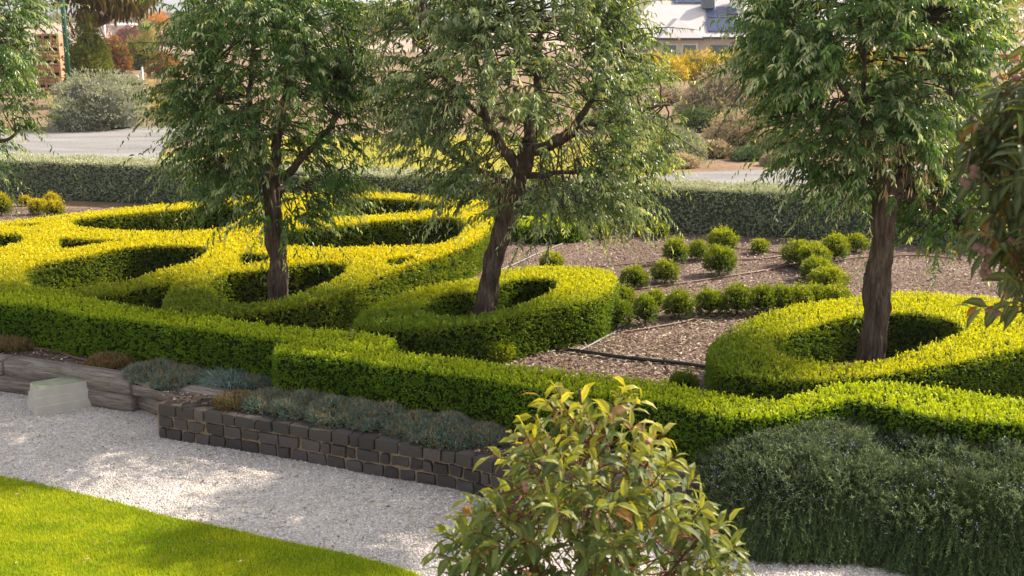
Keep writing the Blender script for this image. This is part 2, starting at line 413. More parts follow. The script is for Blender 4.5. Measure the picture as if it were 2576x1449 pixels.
hedge('knot_hedge', knot_outer, kh, .45, 'large interlaced golden box hedge of loops and leaf shapes around the left tree trunk', 'hedge', 'clipped box hedges of the parterre', YEL, dens=1500, leafL=.026, leafW=.0165, topcolfn=lambda P: (14.2-P[:, 1])/2.0)
ringA_o = [(893,812),(897,803),(915,788),(942,773),(985,752),(1025,736),(1080,721),(1135,710),(1202,702),(1235,692),(1269,683),(1315,674),(1359,670),(1410,671),(1459,674),(1505,679),(1542,686),(1552,700),(1550,720),(1535,740),(1508,753),(1442,766),(1359,780),(1275,800),(1192,818),(1092,830),(992,831),(930,826),(903,820)]
ringA_i = [(1050,775),(1075,759),(1112,744),(1150,738),(1192,733),(1225,724),(1252,716),(1292,706),(1342,701),(1392,703),(1405,713),(1398,728),(1375,741),(1325,763),(1285,776),(1242,786),(1192,796),(1140,798),(1092,795),(1059,786)]
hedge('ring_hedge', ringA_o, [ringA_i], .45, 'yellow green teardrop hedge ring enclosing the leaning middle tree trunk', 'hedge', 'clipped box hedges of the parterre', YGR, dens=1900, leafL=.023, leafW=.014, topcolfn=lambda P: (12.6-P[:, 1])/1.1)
ringB_o = [(1780,890),(1783,875),(1804,853),(1830,834),(1867,816),(1905,797),(1950,782),(2017,766),(2090,755),(2167,745),(2225,739),(2284,735),(2350,738),(2417,744),(2480,748),(2540,756),(2620,775),(2700,805),(2700,850),(2640,868),(2576,880),(2500,894),(2417,910),(2320,928),(2217,945),(2150,953),(2084,957),(2010,957),(1950,954),(1890,949),(1834,938),(1797,918)]
ringB_i = [(1942,872),(1944,860),(1975,844),(2017,830),(2065,814),(2117,800),(2180,792),(2250,788),(2310,789),(2370,799),(2415,815),(2432,832),(2400,850),(2350,868),(2290,888),(2225,906),(2190,914),(2130,917),(2060,914),(1990,907),(1955,893)]
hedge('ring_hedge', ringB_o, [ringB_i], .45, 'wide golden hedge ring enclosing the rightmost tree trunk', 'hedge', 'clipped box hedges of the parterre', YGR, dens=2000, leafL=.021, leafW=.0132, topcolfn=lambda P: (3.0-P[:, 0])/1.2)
frontA = [(-120,722),(0,724),(80,728),(140,733),(200,745),(253,760),(330,773),(413,786),(500,794),(583,807),(640,814),(700,821),(780,828),(859,834),(940,842),(990,852),(1000,870),(975,884),(900,884),(800,872),(700,856),(567,838),(500,829),(433,822),(370,813),(317,805),(260,800),(200,792),(150,781),(100,772),(0,764),(-120,762)]
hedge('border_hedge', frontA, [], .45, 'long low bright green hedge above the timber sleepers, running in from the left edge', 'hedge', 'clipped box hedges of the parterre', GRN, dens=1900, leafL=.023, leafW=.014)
frontB = [(690,872),(720,866),(780,866),(859,872),(909,878),(1025,892),(1142,903),(1260,917),(1392,931),(1525,946),(1640,958),(1717,974),(1770,985),(1817,995),(1870,1004),(1930,1008),(1975,1001),(2017,992),(2050,981),(2083,973),(2115,968),(2150,965),(2220,965),(2284,970),(2350,977),(2430,989),(2520,1000),(2720,1020),(2720,1085),(2576,1068),(2450,1060),(2350,1049),(2284,1033),(2217,1018),(2170,1010),(2134,1008),(2085,1020),(2034,1034),(1975,1047),(1917,1053),(1850,1051),(1784,1043),(1717,1024),(1640,1012),(1525,1001),(1450,993),(1360,983),(1258,962),(1158,945),(1025,931),(930,916),(859,904),(780,895),(720,891),(690,889)]
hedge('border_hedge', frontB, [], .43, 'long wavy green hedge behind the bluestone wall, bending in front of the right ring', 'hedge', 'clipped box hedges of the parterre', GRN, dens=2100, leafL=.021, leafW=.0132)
hedge('hedge_remnant', [(1290,552),(1340,545),(1420,545),(1468,555),(1472,566),(1420,572),(1340,572),(1292,566)], [], .26, 'short block of box hedge half hidden under the middle tree foliage', 'hedge', None, GRN, dens=900, leafL=.03, leafW=.02)
# small low clump at the foot of the ring
GREYC = ((.42, .44, .28), (.56, .56, .37), (.25, .30, .205), (.42, .47, .33))
# back hedge in plan: front foot line surveyed at soil level
def back_hedge():
    a = GP([(-160,486),(0,496),(240,505),(480,517),(760,532),(1000,546),(1250,560),(1480,573),(1650,582),(1800,590),(2000,600),(2160,608),(2400,622),(2700,640)], 0.0)
    b = a.copy(); tv = unit(np.gradient(a[:, :2], axis=0)); nv = np.stack([-tv[:, 1], tv[:, 0]], 1); b[:, :2] += nv*np.linspace(1.05, .85, len(a))[:, None]
    P = np.concatenate([a, b[::-1]])[:, :2]
    hedge('saltbush_hedge', P, [], .70, 'long straight grey green clipped hedge along the back of the garden bed', 'hedge', None, GREYC, mat='grey', dens=800, k=5, leafL=.034, leafW=.017, plan=True, ck=1, spr=.045, bump=.03, coremat='greycore')
back_hedge()

# ------------------------------------------------------------------ ground
wall_top = [(390,1016),(470,1030),(563,1043),(710,1066),(859,1092),(1000,1116),(1139,1139),(1259,1168),(1400,1192),(1600,1212),(1800,1222),(2100,1225),(2400,1225),(2700,1225)]
WP = smooth_path(GP(wall_top, .0), 140)[:, :2]
SL = GP([(-500,855),(-120,890),(0,902),(160,922),(325,948),(470,984)], .04)[:, :2]
edge = np.concatenate([SL, WP[::4]])
def offs(P, d):
    t = unit(np.gradient(P, axis=0)); return P+np.stack([-t[:, 1], t[:, 0]], 1)*d
eb = offs(edge, .07)
far = np.array([[14, 25.5], [-14, 25.5]])
sheet('garden_bed', np.concatenate([eb, [[8, eb[-1][1]]], [[13, 16], [13, 21.5]], [[-14, 21.5]], [[-14, eb[0][1]]]]), 0.0, M['mulch'])
sheet('ground', np.concatenate([offs(edge, .12), [[60, 6]], [[900, 100], [900, 1500], [-900, 1500], [-900, 100], [-60, eb[0][1]]]]), -.012, M['soil'], drop=.6)
sheet('gravel_path', np.array([[-60, -30], [60, -30], [60, 12], [-60, 30]]), -.30, M['gravel'])
lawnpx = [(-400,1110),(-150,1160),(0,1198),(100,1219),(200,1243),(310,1269),(417,1299),(567,1329),(717,1363),(859,1391),(975,1421),(1059,1449),(1180,1500)]
LW = GP(lawnpx, -.28)[:, :2]
LP = np.concatenate([smooth_path(LW, 60), [[1.5, 3.5], [1.5, -6], [-14, -6], [-14, LW[0][1]]]])
sheet('lawn', LP, -.278, M['lawn'], drop=.03)
drv = np.concatenate([GP([(430,412),(402,398),(420,372),(470,350),(600,322),(560,312),(440,316),(300,322),(120,329),(-60,338),(-900,350)], 0)[:, :2], GP([(-900,425),(0,421)], 0)[:, :2]])
sheet('gravel_drive', drv, .004, M['drive'])
sheet('far_lawn', GP([(330,409),(380,398),(410,384),(520,360),(700,344),(900,342),(1100,340),(1500,345),(1700,360),(1790,385),(1640,425),(1600,470),(1000,480),(600,480),(420,425)], 0), .002, M['farlawn'])
sheet('paved_path', GP([(1560,470),(1600,446),(1700,436),(1850,430),(2060,424),(2400,416),(2900,410),(2900,480),(2100,480)], 0), .008, M['drive'])

# loose pebbles over the gravel, as one uncountable cover
def scatter(name, n, region, z, size, cols, mat, flat=.6, label=None, cat='gravel'):
    lo, hi = region; xy = R.uniform(lo, hi, (n, 2))
    return xy
def pebbles():
    n = 150000
    D = R.uniform(6.6, 12.5, n); x = R.uniform(-.46, .46, n)*D
    wx = np.interp(x, edge[:, 0], edge[:, 1])
    ok = (D < wx+.0) & ~inpoly(x, D, LP); x, D = x[ok], D[ok]; n = len(x)
    s = R.uniform(.004, .0105, n)*np.where(R.random(n) < .03, 1.5, 1)
    b = np.array([[1, 0, 0], [0, 1, 0], [-1, 0, 0], [0, -1, 0], [0, 0, .8]])
    V = b[None]*s[:, None, None]*R.uniform(.65, 1.3, (n, 5, 3))
    an = R.uniform(0, 6.28, n); c, q = np.cos(an)[:, None], np.sin(an)[:, None]
    V = np.stack([V[:, :, 0]*c-V[:, :, 1]*q, V[:, :, 0]*q+V[:, :, 1]*c, V[:, :, 2]], 2)
    V += np.stack([x, D, np.full(n, -.298)], 1)[:, None]
    base = np.arange(n)[:, None]*5
    T = np.concatenate([base+np.array([[i, (i+1) % 4, 4]]) for i in range(4)])
    tone = np.clip(R.normal(.62, .14, n), .12, .85); col = np.stack([tone, tone*R.uniform(.88, .97, n), tone*R.uniform(.80, .98, n)], 1)
    o = link('loose_gravel', npmesh('loose_gravel', V.reshape(-1, 3), T, np.repeat(col, 5, 0)), colmat('pebble', .8)); tag(o, 'crushed white and grey stones covering the path', 'gravel', kind='stuff')
pebbles()
def chips():
    n = 110000
    y = 8.6+12.8*R.random(n)**1.3; x = R.uniform(-.46, .50, n)*y
    ex = np.interp(x, edge[:, 0], edge[:, 1]); ok = (y > ex+.12); x, y = x[ok], y[ok]; n = len(x)
    P = np.c_[x, y, R.uniform(.002, .02, n)]; a = R.uniform(0, 6.28, n)
    Dd = unit(np.c_[np.cos(a), np.sin(a), R.normal(0, .2, n)])
    t = R.random(n)[:, None]; C = np.where(t < .45, np.array([.10, .065, .048]), np.where(t < .75, np.array([.27, .19, .155]), np.array([.56, .48, .43])))
    V, Fq, CC = diamonds(P, Dd, np.array([0, 0, 1.0])+rnd(n, .35), R.uniform(.018, .06, n), R.uniform(.010, .026, n), C, jc=.25)
    o = link('mulch_chips', npmesh('mulch_chips', V, Fq, CC), M['debris']); tag(o, 'pale and dark bark chips strewn over the bed', 'mulch', kind='stuff')
chips()
def blades(name, P, h, w, cols, mat, label, kind='stuff', lean=.35):
    n = len(P); D = unit(np.array([0, 0, 1.0])+rnd(n, lean)); S = unit(np.cross(D, rnd(n)))
    h = R.uniform(.6, 1.3, n)*h
    V = np.stack([P-S*w*.5, P+S*w*.5, P+D*h[:, None]], 1).reshape(-1, 3)
    C = np.repeat(cols*np.exp(R.normal(0, .2, (n, 1))), 3, 0)
    o = link(name, npmesh(name, V, np.arange(n*3).reshape(n, 3), C), mat); tag(o, label, 'grass', kind=kind); return o
def lawn():
    n = 430000
    y = R.uniform(5.9, 10.6, n); x = R.uniform(-.66, .0, n)*y; ok = inpoly(x, y, LP)
    x, y = x[ok], y[ok]; P = np.c_[x, y, np.full(len(x), -.279)]
    w = np.clip(.5+.9*lumps(P*np.array([1, 1, 0]), 1.4)+.6*lumps(P*np.array([1, 1, 0]), 6, 4), 0, 1)
    c = mixc((.30, .38, .018), (.50, .51, .028), w)
    blades('lawn_grass', P, .028, .006, c, M['grass'], 'short bright green mown lawn grass beside the white gravel')
lawn()
def farlawn():
    n = 30000; a = GP([(380,470),(1750,350)], 0)
    x = R.uniform(-8, 6.5, n); y = R.uniform(24.3, 37, n)
    ok = inpoly(x, y, GP([(400,409),(410,384),(520,360),(900,342),(1500,345),(1790,385),(1600,450),(1560,480),(600,480)], 0)); x, y = x[ok], y[ok]
    P = np.c_[x, y, np.full(len(x), .0)]
    blades('far_grass', P, .07, .02, mixc((.28, .28, .04), (.50, .43, .09), R.random(len(P))), M['grass'], 'sunlit yellow green grass beyond the back hedge')
farlawn()

# ------------------------------------------------------------------ silver leaved trees
def interp_env(env, y):
    e = np.array(env, float); return np.interp(y, e[:, 0], e[:, 1]), np.interp(y, e[:, 0], e[:, 2])
def feature_tree(base_px, trunk_px, limbs_px, env, label, nsh=1000, depthmax=1.3, dead=None, sv=.45, gaps=(), twr=None, cmix=None):
    b = G(*base_px, 0.0); Dp = b[1]
    root = empty('silver_tree', b, label, 'tree', 'row of silver leaved trees')
    tp = [GD(x, y, Dp) for x, y, w in trunk_px]; tp[0] = b-np.array([0, 0, .05])
    rr = [w/2/F*np.linalg.norm(GD(x, y, Dp)-np.array([0, 0, CH])) for x, y, w in trunk_px]
    n = 70; path = smooth_path(tp, n); rad = np.interp(np.linspace(0, len(rr)-1, n), range(len(rr)), rr)
    path[:, :2] += np.stack([[mnoise.noise(Vector((p[2]*2, b[0], k)))*.02 for k in (1, 9)] for p in path])*np.minimum(1, np.linspace(0, 4, n))[:, None]
    mk('trunk', tube(path, rad, 56, .25, 5.0, ridges=.10), M['bark'], root, smooth=True)
    limb_pts = []; lparts = []
    for lp in limbs_px:
        pts = [GD(x, y, Dp+d) for x, y, w, d in lp]; r = [w/2/F*Dp for x, y, w, d in lp]
        m = 26; pa = smooth_path(pts, m); pa += np.array([[mnoise.noise(Vector((i*.35, k*7.1+b[0], len(limb_pts)*.1))) for k in range(3)] for i in range(m)])*.04
        ra = np.interp(np.linspace(0, len(r)-1, m), range(len(r)), r)
        mk('limb', tube(pa, ra, 12, .25, 6.0), M['bark'], root, smooth=True); limb_pts.append(pa)
    LPs = np.concatenate(limb_pts)
    # shoot origins inside the crown envelope
    ys = np.array([e[0] for e in env]); 
    O = []
    lo, hi = ys.min(), ys.max()
    wmax = max(e[2]-e[1] for e in env)
    ppm = F/math.hypot(Dp, 1.0)
    while len(O) < nsh:
        y = random.uniform(lo, hi); xl, xr = interp_env(env, y)
        if random.random() > (xr-xl)/wmax: continue
        u = random.uniform(-1, 1); v = random.uniform(-1, 1)
        r2 = u*u+v*v
        if r2 > 1 or random.random() > .22+.78*r2: continue
        dh = min((xr-xl)/2/ppm, depthmax)
        p = GD((xl+xr)/2+u*(xr-xl)/2*.93, y, Dp+v*dh)
        if v < .25 and any(((px_+u*0-gx)/grx)**2+((y-gy)/gry)**2 < 1 for gx, gy, grx, gry in gaps for px_ in [(xl+xr)/2+u*(xr-xl)/2*.93]): continue
        if mnoise.noise(Vector(p*2.3)+Vector((b[0], 3, 0))) < -.02+.30*(r2 > .8)*random.random(): continue
        O.append((p, u, v, (y-lo)/(hi-lo)))
    P0 = np.array([o[0] for o in O]); U = np.array([o[1:3] for o in O]); hh = np.array([o[3] for o in O])
    ns = len(P0); K = 26
    D0 = unit(np.c_[U[:, 0]*1.1, U[:, 1]*1.1, .95-.85*hh]+rnd(ns, .45))
    Ls = R.uniform(.25, .6, ns)*np.where(R.random(ns) < .08, 1.7, 1)
    t = np.linspace(0, 1, K)
    # shoot path p(t) = P0 + D0*L*t + droop
    dro = R.uniform(.10, .6, ns)
    PT = P0[:, None]+D0[:, None]*(Ls[:, None]*t[None])[..., None]
    PT[:, :, 2] -= dro[:, None]*Ls[:, None]*(t[None]**2)*1.2
    T = np.gradient(PT, axis=1); T = unit(T)
    lp = PT[:, 2:].reshape(-1, 3); lt = T[:, 2:].reshape(-1, 3); m = len(lp)
    side = unit(np.cross(lt, np.array([0, 0, 1.0])))*np.tile(np.where(np.arange(K-2) % 2 == 0, 1., -1.), ns)[:, None]
    Dl = unit(lt*.45+side*.5+np.array([0, 0, -.42])+rnd(m, .34))
    young = np.tile(t[2:], ns)
    sh = np.repeat(R.normal(0, .22, ns), K-2)
    ca, cb, cc = (.028, .085, .016), (.135, .22, .052), (.48, .52, .34)
    w = np.clip(R.beta(1.3, 1.9, m)+.3*(young-.5), 0, 1)
    col = mixc(ca, cb, w); sil = np.clip((young-.50)*2.4, 0, 1)*np.repeat(R.random(ns) < sv, K-2)*.8  # silver shoot ends also carry sun highlights painted into the leaf colour
    col = col*(1-sil[:, None])+np.array(cc)*sil[:, None]
    if sv > .8: col = col*.62+np.array([.17, .205, .115])*.38*(.5+w[:, None])
    yl = R.random(m) < .009; col[yl] = (.42, .34, .03)
    col *= np.exp(sh)[:, None]
    L = .078*R.uniform(.65, 1.25, m)*(1-.35*young**3); 
    g = leaves(lp, Dl, rnd(m)+np.array([0, 0, 1.0])*.5, L, L*.27, col, droop=.55, jc=.12)
    mk('crown', g, M['tree'], root)
    # thin shoots + twigs that tie them to the limbs
    tw = []
    sel = R.permutation(ns)[:int(ns*.2)]
    for i in sel:
        q = PT[i, [0, 8, 16, 25]]
        j = np.argmin(np.linalg.norm(LPs-P0[i], axis=1)); a = LPs[j]
        mid = (a+P0[i])/2+np.array([0, 0, .06])+R.normal(0, .04, 3)
        pth = np.concatenate([[a], [mid], q]); tw.append(tube(smooth_path(pth, 9), np.linspace(.009, .0025, 9), 4, cap=False))
    mk('twigs', join(tw), M['twig'], root, smooth=True)
    if dead:
        dp = []
        for (x, y, rx, ry, nn, dd) in dead:
            for _ in range(nn):
                p = GD(x+random.gauss(0, rx), y+random.gauss(0, ry), Dp+dd+random.gauss(0, .12)); dp.append(p)
        dp = np.array(dp); m = len(dp)
        g = leaves(dp, unit(np.array([0, 0, -1.0])+rnd(m, .35)), rnd(m), R.uniform(.06, .12, m), .014, mixc((.34, .21, .10), (.55, .42, .25), R.random(m)), droop=.3)
        mk('dead_foliage', g, M['debris'], root)
    return root

env1 = [(-120,560,820),(-60,480,890),(0,450,905),(60,440,915),(130,430,920),(200,425,920),(270,415,915),(330,420,900),(370,440,885),(410,475,870),(450,495,880),(495,540,860),(530,590,810),(555,640,760)]
feature_tree((702,815), [(702,815,56),(700,755,50),(699,700,48),(697,650,46),(692,600,44),(688,550,42),(684,490,38),(680,440,34)],
  [[(680,460,32,0),(640,380,24,-.1),(580,290,16,-.3),(520,180,9,-.4)],[(682,450,32,0),(700,350,24,.1),(720,230,16,.2),(740,80,9,.2)],[(684,470,26,0),(760,400,18,-.2),(830,320,12,-.4),(880,230,7,-.4)],
   [(680,440,24,0),(640,340,18,.3),(630,200,12,.5),(640,50,7,.5)],[(684,470,20,0),(600,440,13,-.3),(500,380,8,-.5)],[(686,480,20,0),(780,460,12,.2),(860,420,7,.4)]],
  env1, 'dense bushy tree on the straight trunk rising from the knot hedge at left', gaps=[(690,480,40,60),(720,260,30,40)], nsh=1850, depthmax=1.2, dead=[(720,260,25,20,40,-.9),(640,400,60,40,80,-.5)])
env2 = [(-130,1060,1480),(-80,990,1550),(0,955,1590),(80,950,1620),(160,960,1650),(240,955,1690),(300,955,1710),(350,985,1690),(390,1020,1680),(440,1070,1670),(490,1120,1640),(530,1200,1590),(560,1340,1510)]
feature_tree((1206,855), [(1206,855,60),(1214,806,54),(1222,760,50),(1232,710,47),(1244,650,46),(1258,600,45),(1276,545,46),(1298,480,44),(1318,420,40),(1330,360,36)],
  [[(1314,440,36,0),(1285,395,28,-.1),(1245,350,24,-.2),(1222,290,18,-.3),(1215,230,12,-.4),(1190,100,7,-.5)],[(1318,430,38,0),(1340,380,32,-.1),(1390,360,30,-.2),(1440,330,26,-.3),(1470,285,15,-.3),(1560,150,8,-.2)],
   [(1330,360,32,0),(1345,250,22,.2),(1360,130,14,.3),(1370,-40,8,.3)],[(1222,300,14,-.3),(1150,230,10,-.5),(1060,120,7,-.6)],[(1450,320,16,-.3),(1560,300,10,-.1),(1680,260,7,.1)],
   [(1300,470,18,0),(1220,430,12,.2),(1110,380,7,.4)],[(1310,450,18,0),(1420,430,12,.1),(1540,430,7,.1)]],
  env2, 'widest tree with open crown on a leaning trunk inside the middle hedge ring', sv=.9, gaps=[(1250,330,60,70),(1320,400,60,110),(1430,330,70,75),(1290,490,40,60)], nsh=1900, depthmax=1.5, dead=[(1435,370,10,35,60,-.4),(1250,450,30,30,45,-.2),(1290,470,25,25,20,-.2),(1240,380,30,30,40,-.2),(1520,500,30,20,25,0)])
env3 = [(-140,2020,2400),(-90,1950,2460),(-30,1910,2500),(40,1890,2510),(120,1885,2500),(190,1895,2475),(250,1910,2450),(310,1935,2440),(370,1965,2430),(410,2010,2430),(460,2050,2430),(500,2190,2430),(520,2270,2430),(570,2290,2440),(610,2360,2450)]
feature_tree((2186,968), [(2186,968,68),(2190,924,62),(2192,880,58),(2200,830,56),(2207,780,58),(2203,740,60),(2207,690,56),(2216,640,54),(2222,590,53),(2222,540,56),(2225,490,60),(2232,450,50)],
  [[(2228,480,46,0),(2275,450,40,0),(2270,420,30,.1),(2265,350,24,.1),(2280,240,15,.2),(2290,60,8,.2)],[(2224,480,40,0),(2215,430,30,-.1),(2200,370,22,-.2),(2160,290,15,-.3),(2090,180,9,-.4)],
   [(2225,470,30,0),(2190,410,20,.2),(2130,340,12,.3),(2040,280,8,.3)],[(2270,430,22,0),(2340,370,15,-.1),(2400,270,9,-.2)],[(2228,490,26,0),(2330,510,16,.1),(2420,560,9,.1)],[(2215,430,20,0),(2180,280,14,-.2),(2170,120,9,-.3),(2150,-60,6,-.3)],[(2222,480,20,0),(2120,440,12,-.1),(2020,430,7,-.1)]],
  env3, 'dark green tree on the thickest trunk standing in the right hedge ring', gaps=[(2235,420,45,75),(2190,300,30,60)], nsh=2250, depthmax=1.15, dead=[(2170,380,50,40,150,-.35),(2330,410,40,40,130,-.3),(2240,400,40,25,30,-.2),(2228,480,10,8,14,-.33)])
env0 = [(-200,-300,-20),(-80,-330,60),(0,-340,80),(60,-350,95),(120,-350,95),(180,-350,85),(250,-340,90),(310,-300,75),(360,-260,55),(400,-200,50),(440,-120,45)]
feature_tree((-130,700), [(-130,706,50),(-132,600,46),(-128,500,42),(-125,420,38)],
  [[(-125,430,34,0),(-80,330,22,-.1),(-20,220,14,-.2),(50,100,8,-.2)],[(-126,430,30,0),(-160,300,22,0),(-200,100,12,0)],[(-124,430,20,0),(-40,380,12,-.2),(40,340,7,-.2)],[(-126,420,24,0),(-100,200,14,.2),(-90,0,8,.2)]],
  env0, 'leftmost tree, only its crown hanging in from the left edge', nsh=1500, depthmax=1.3)

# ------------------------------------------------------------------ little round box bushes
def ball_bush(cx, by, w, h, yel=.3, seg=None, label='', gold=False):
    b = G(cx, by, 0.0); s = np.linalg.norm(b-np.array([0, 0, CH]))/F
    r = w/2*s; H = max(h*s*1.02, r*1.1)
    root = empty('box_bush', b, label, 'bush', 'small round box bushes planted over the mulch')
    n = int(620*min(1.6, (r/.16)**2))+90
    d = unit(rnd(n)); d[:, 2] = np.where(d[:, 2] < -.75, -d[:, 2], d[:, 2])
    c0 = b+np.array([0, 0, H*.52])
    ax = np.array([r, r, H*.5])
    lump = 1+.30*np.array([mnoise.noise(Vector(q*2.2)+Vector((cx, by, 0))) for q in d])
    P = c0+d*ax*(lump*R.uniform(.72, .97, n))[:, None]
    A = unit(d+np.array([0, 0, .45])+rnd(n, .3))
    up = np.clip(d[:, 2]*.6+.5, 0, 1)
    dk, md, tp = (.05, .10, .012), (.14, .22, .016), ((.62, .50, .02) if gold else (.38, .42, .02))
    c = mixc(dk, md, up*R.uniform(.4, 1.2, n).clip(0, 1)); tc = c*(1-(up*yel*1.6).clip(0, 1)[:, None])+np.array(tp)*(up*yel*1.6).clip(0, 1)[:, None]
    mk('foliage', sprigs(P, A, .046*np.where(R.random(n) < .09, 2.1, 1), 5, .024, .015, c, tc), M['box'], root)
    # dark inside and short stem
    u = np.linspace(0, 2*math.pi, 11)[:-1]; v = np.linspace(.15, math.pi-.1, 7)
    V = np.array([c0+np.array([math.sin(b_)*math.cos(a_), math.sin(b_)*math.sin(a_), math.cos(b_)])*ax*.66*(1+.1*math.sin(a_*3+b_*2)) for b_ in v for a_ in u])
    Fq = np.array([[i*10+k, (i+1)*10+k, (i+1)*10+(k+1) % 10, i*10+(k+1) % 10] for i in range(6) for k in range(10)])
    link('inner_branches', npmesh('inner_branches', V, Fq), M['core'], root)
    mk('stem', tube([b-np.array([0, 0, .02]), b+np.array([.005, 0, H*.3])], [.012, .009], 6), M['twig'], root)
bushes = [
 (1809,692,72,64,.35,'round bush with a dark underside standing between two brown hoses'),
 (1817,634,66,50,.7,'tallest yellow tipped bush of the back group, above the round bush'),
 (1755,655,44,42,.4,'small round bush left of the yellow tipped back bush'),
 (1912,637,34,28,.9,'tiny bright yellow bush alone on the back mulch'),
 (2010,670,80,54,.5,'left half of the broad double bush near the right trunk'),
 (2046,680,72,56,.6,'right half of the broad double bush near the right trunk'),
 (2099,656,60,56,.6,'round bush just left of the right trunk, behind the double bush'),
 (2154,634,44,38,.7,'small bush touching the right trunk, farthest to the right'),
 (2054,704,70,46,.4,'flat bush directly in front of the broad double bush'),
 (2082,734,84,50,.6,'broad bush between the flat bush and the row'),
 (1785,792,66,54,.3,'leftmost bush of the close row behind the right ring'),
 (1854,792,66,66,.3,'second and tallest bush of the close row behind the right ring'),
 (1917,789,62,60,.25,'third bush from the left in the close row'),
 (1967,785,56,56,.3,'fourth bush from the left in the close row'),
 (2010,780,58,50,.45,'fifth bush in the close row, partly behind the ring'),
 (2050,772,56,44,.5,'sixth bush in the close row, low behind the ring'),
 (2100,770,66,42,.55,'last bush at the right end of the close row'),
 (1595,723,58,44,.35,'round bush in the middle mulch just right of the teardrop ring'),
 (1672,713,58,48,.45,'round bush with pale tips beside the long brown hose'),
 (1698,664,54,58,.5,'leafy bush at the end of the thin brown hose'),
 (1566,774,56,42,.4,'bush tucked behind the right tip of the teardrop ring'),
 (1550,826,70,66,.15,'dark bush leaning on the right side of the teardrop ring'),
 (1622,816,52,66,.3,'narrow upright bush second from the ring tip'),
 (1649,781,40,42,.4,'small bush behind the narrow upright one'),
 (1707,800,64,60,.3,'round bush left of the close row with a gap before it'),
 (1387,674,48,32,.7,'low bush behind the teardrop ring seen above its back edge'),
 (1512,601,32,34,.5,'small bush under the hanging tips of the middle tree'),
 (1604,597,18,24,.6,'tiniest sprig bush at the foot of the grey hedge'),
 (1660,601,32,32,.5,'small bush at the foot of the grey hedge, right of the sprig'),
 (1716,988,62,38,.1,'dark low bush just behind the wavy front hedge'),
 (4,543,44,44,.5,'green bush cut by the left edge of the picture'),
 (97,539,38,30,.9,'golden bush on the left mulch'),
 (132,518,30,24,.9,'rear bush of the left mulch group'),
 (138,544,38,32,.9,'golden bush touching the knot hedge at left'),
 (65,517,22,17,1.0,'smallest orange yellow bush on the left mulch'),
 (1245,912,84,26,.9,'low bright tuft growing against the foot of the teardrop ring'),
]
for (x, y, w, h, yl, lb) in bushes: ball_bush(x, y, w, h, yl, label=lb, gold=(x < 150))

# ------------------------------------------------------------------ hoses
def pipe(name, px, r, mat, label, cat, z=None, group=None):
    P = GP(px, (r+.004) if z is None else z); P = smooth_path(P, 14*len(P))
    P[:, 2] += np.array([max(0, mnoise.noise(Vector(p*1.7)))*.012 for p in P])
    o = mk(name, tube(P, r, 8), mat, smooth=True, colr=False); tag(o, label, cat, group)
    return o
gh = 'drip hoses across the mulch'
pipe('drip_hose', [(1559,732),(1640,722),(1717,712),(1817,697),(1917,681),(1997,666),(2100,656),(2150,649),(2284,643),(2350,646),(2420,652)], .011, M['hose'], 'brown hose slanting up from the teardrop ring to the right trunk', 'hose', group=gh)
pipe('drip_hose', [(1430,672),(1479,672),(1600,663),(1717,654),(1844,654),(1917,650),(1984,640),(2060,628)], .010, M['hose'], 'brown hose passing under the round bush and the double bush', 'hose', group=gh)
pipe('drip_hose', [(1440,600),(1492,599),(1625,600),(1685,610),(1700,618),(1870,627),(1984,636),(2150,632)], .010, M['hose'], 'brown hose nearest the grey hedge', 'hose', group=gh)
pipe('drip_hose', [(1560,836),(1640,824),(1717,810),(1767,796),(1810,788),(1860,793),(1924,797)], .011, M['hose'], 'brown hose at the foot of the close row of bushes', 'hose', group=gh)
pipe('drip_hose', [(50,876),(77,878),(133,881),(183,898),(217,906),(260,907)], .012, M['hose'], 'reddish hose on dark soil above the left sleeper', 'hose', group=gh)
pipe('water_pipe', [(1385,876),(1432,881),(1525,895),(1620,905),(1717,914),(1800,926)], .019, M['pipe'], 'thick black water pipe between the teardrop ring and the right ring', 'pipe')
pipe('thin_pipe', [(1250,682),(1300,662),(1359,635),(1419,611),(1450,600)], .009, M['greypipe'], 'thin grey pipe behind the leaning trunk', 'pipe', group='thin grey pipes')
pipe('thin_pipe', [(1440,890),(1480,872),(1529,845),(1560,828)], .009, M['greypipe'], 'thin grey pipe climbing from the black pipe to the dark bush', 'pipe', group='thin grey pipes')
pipe('drip_hose', [(1225,1110),(1290,1108),(1360,1098),(1420,1085)], .011, M['hose'], 'reddish hose on soil behind the wall, beside the leafy sapling', 'hose', group=gh)
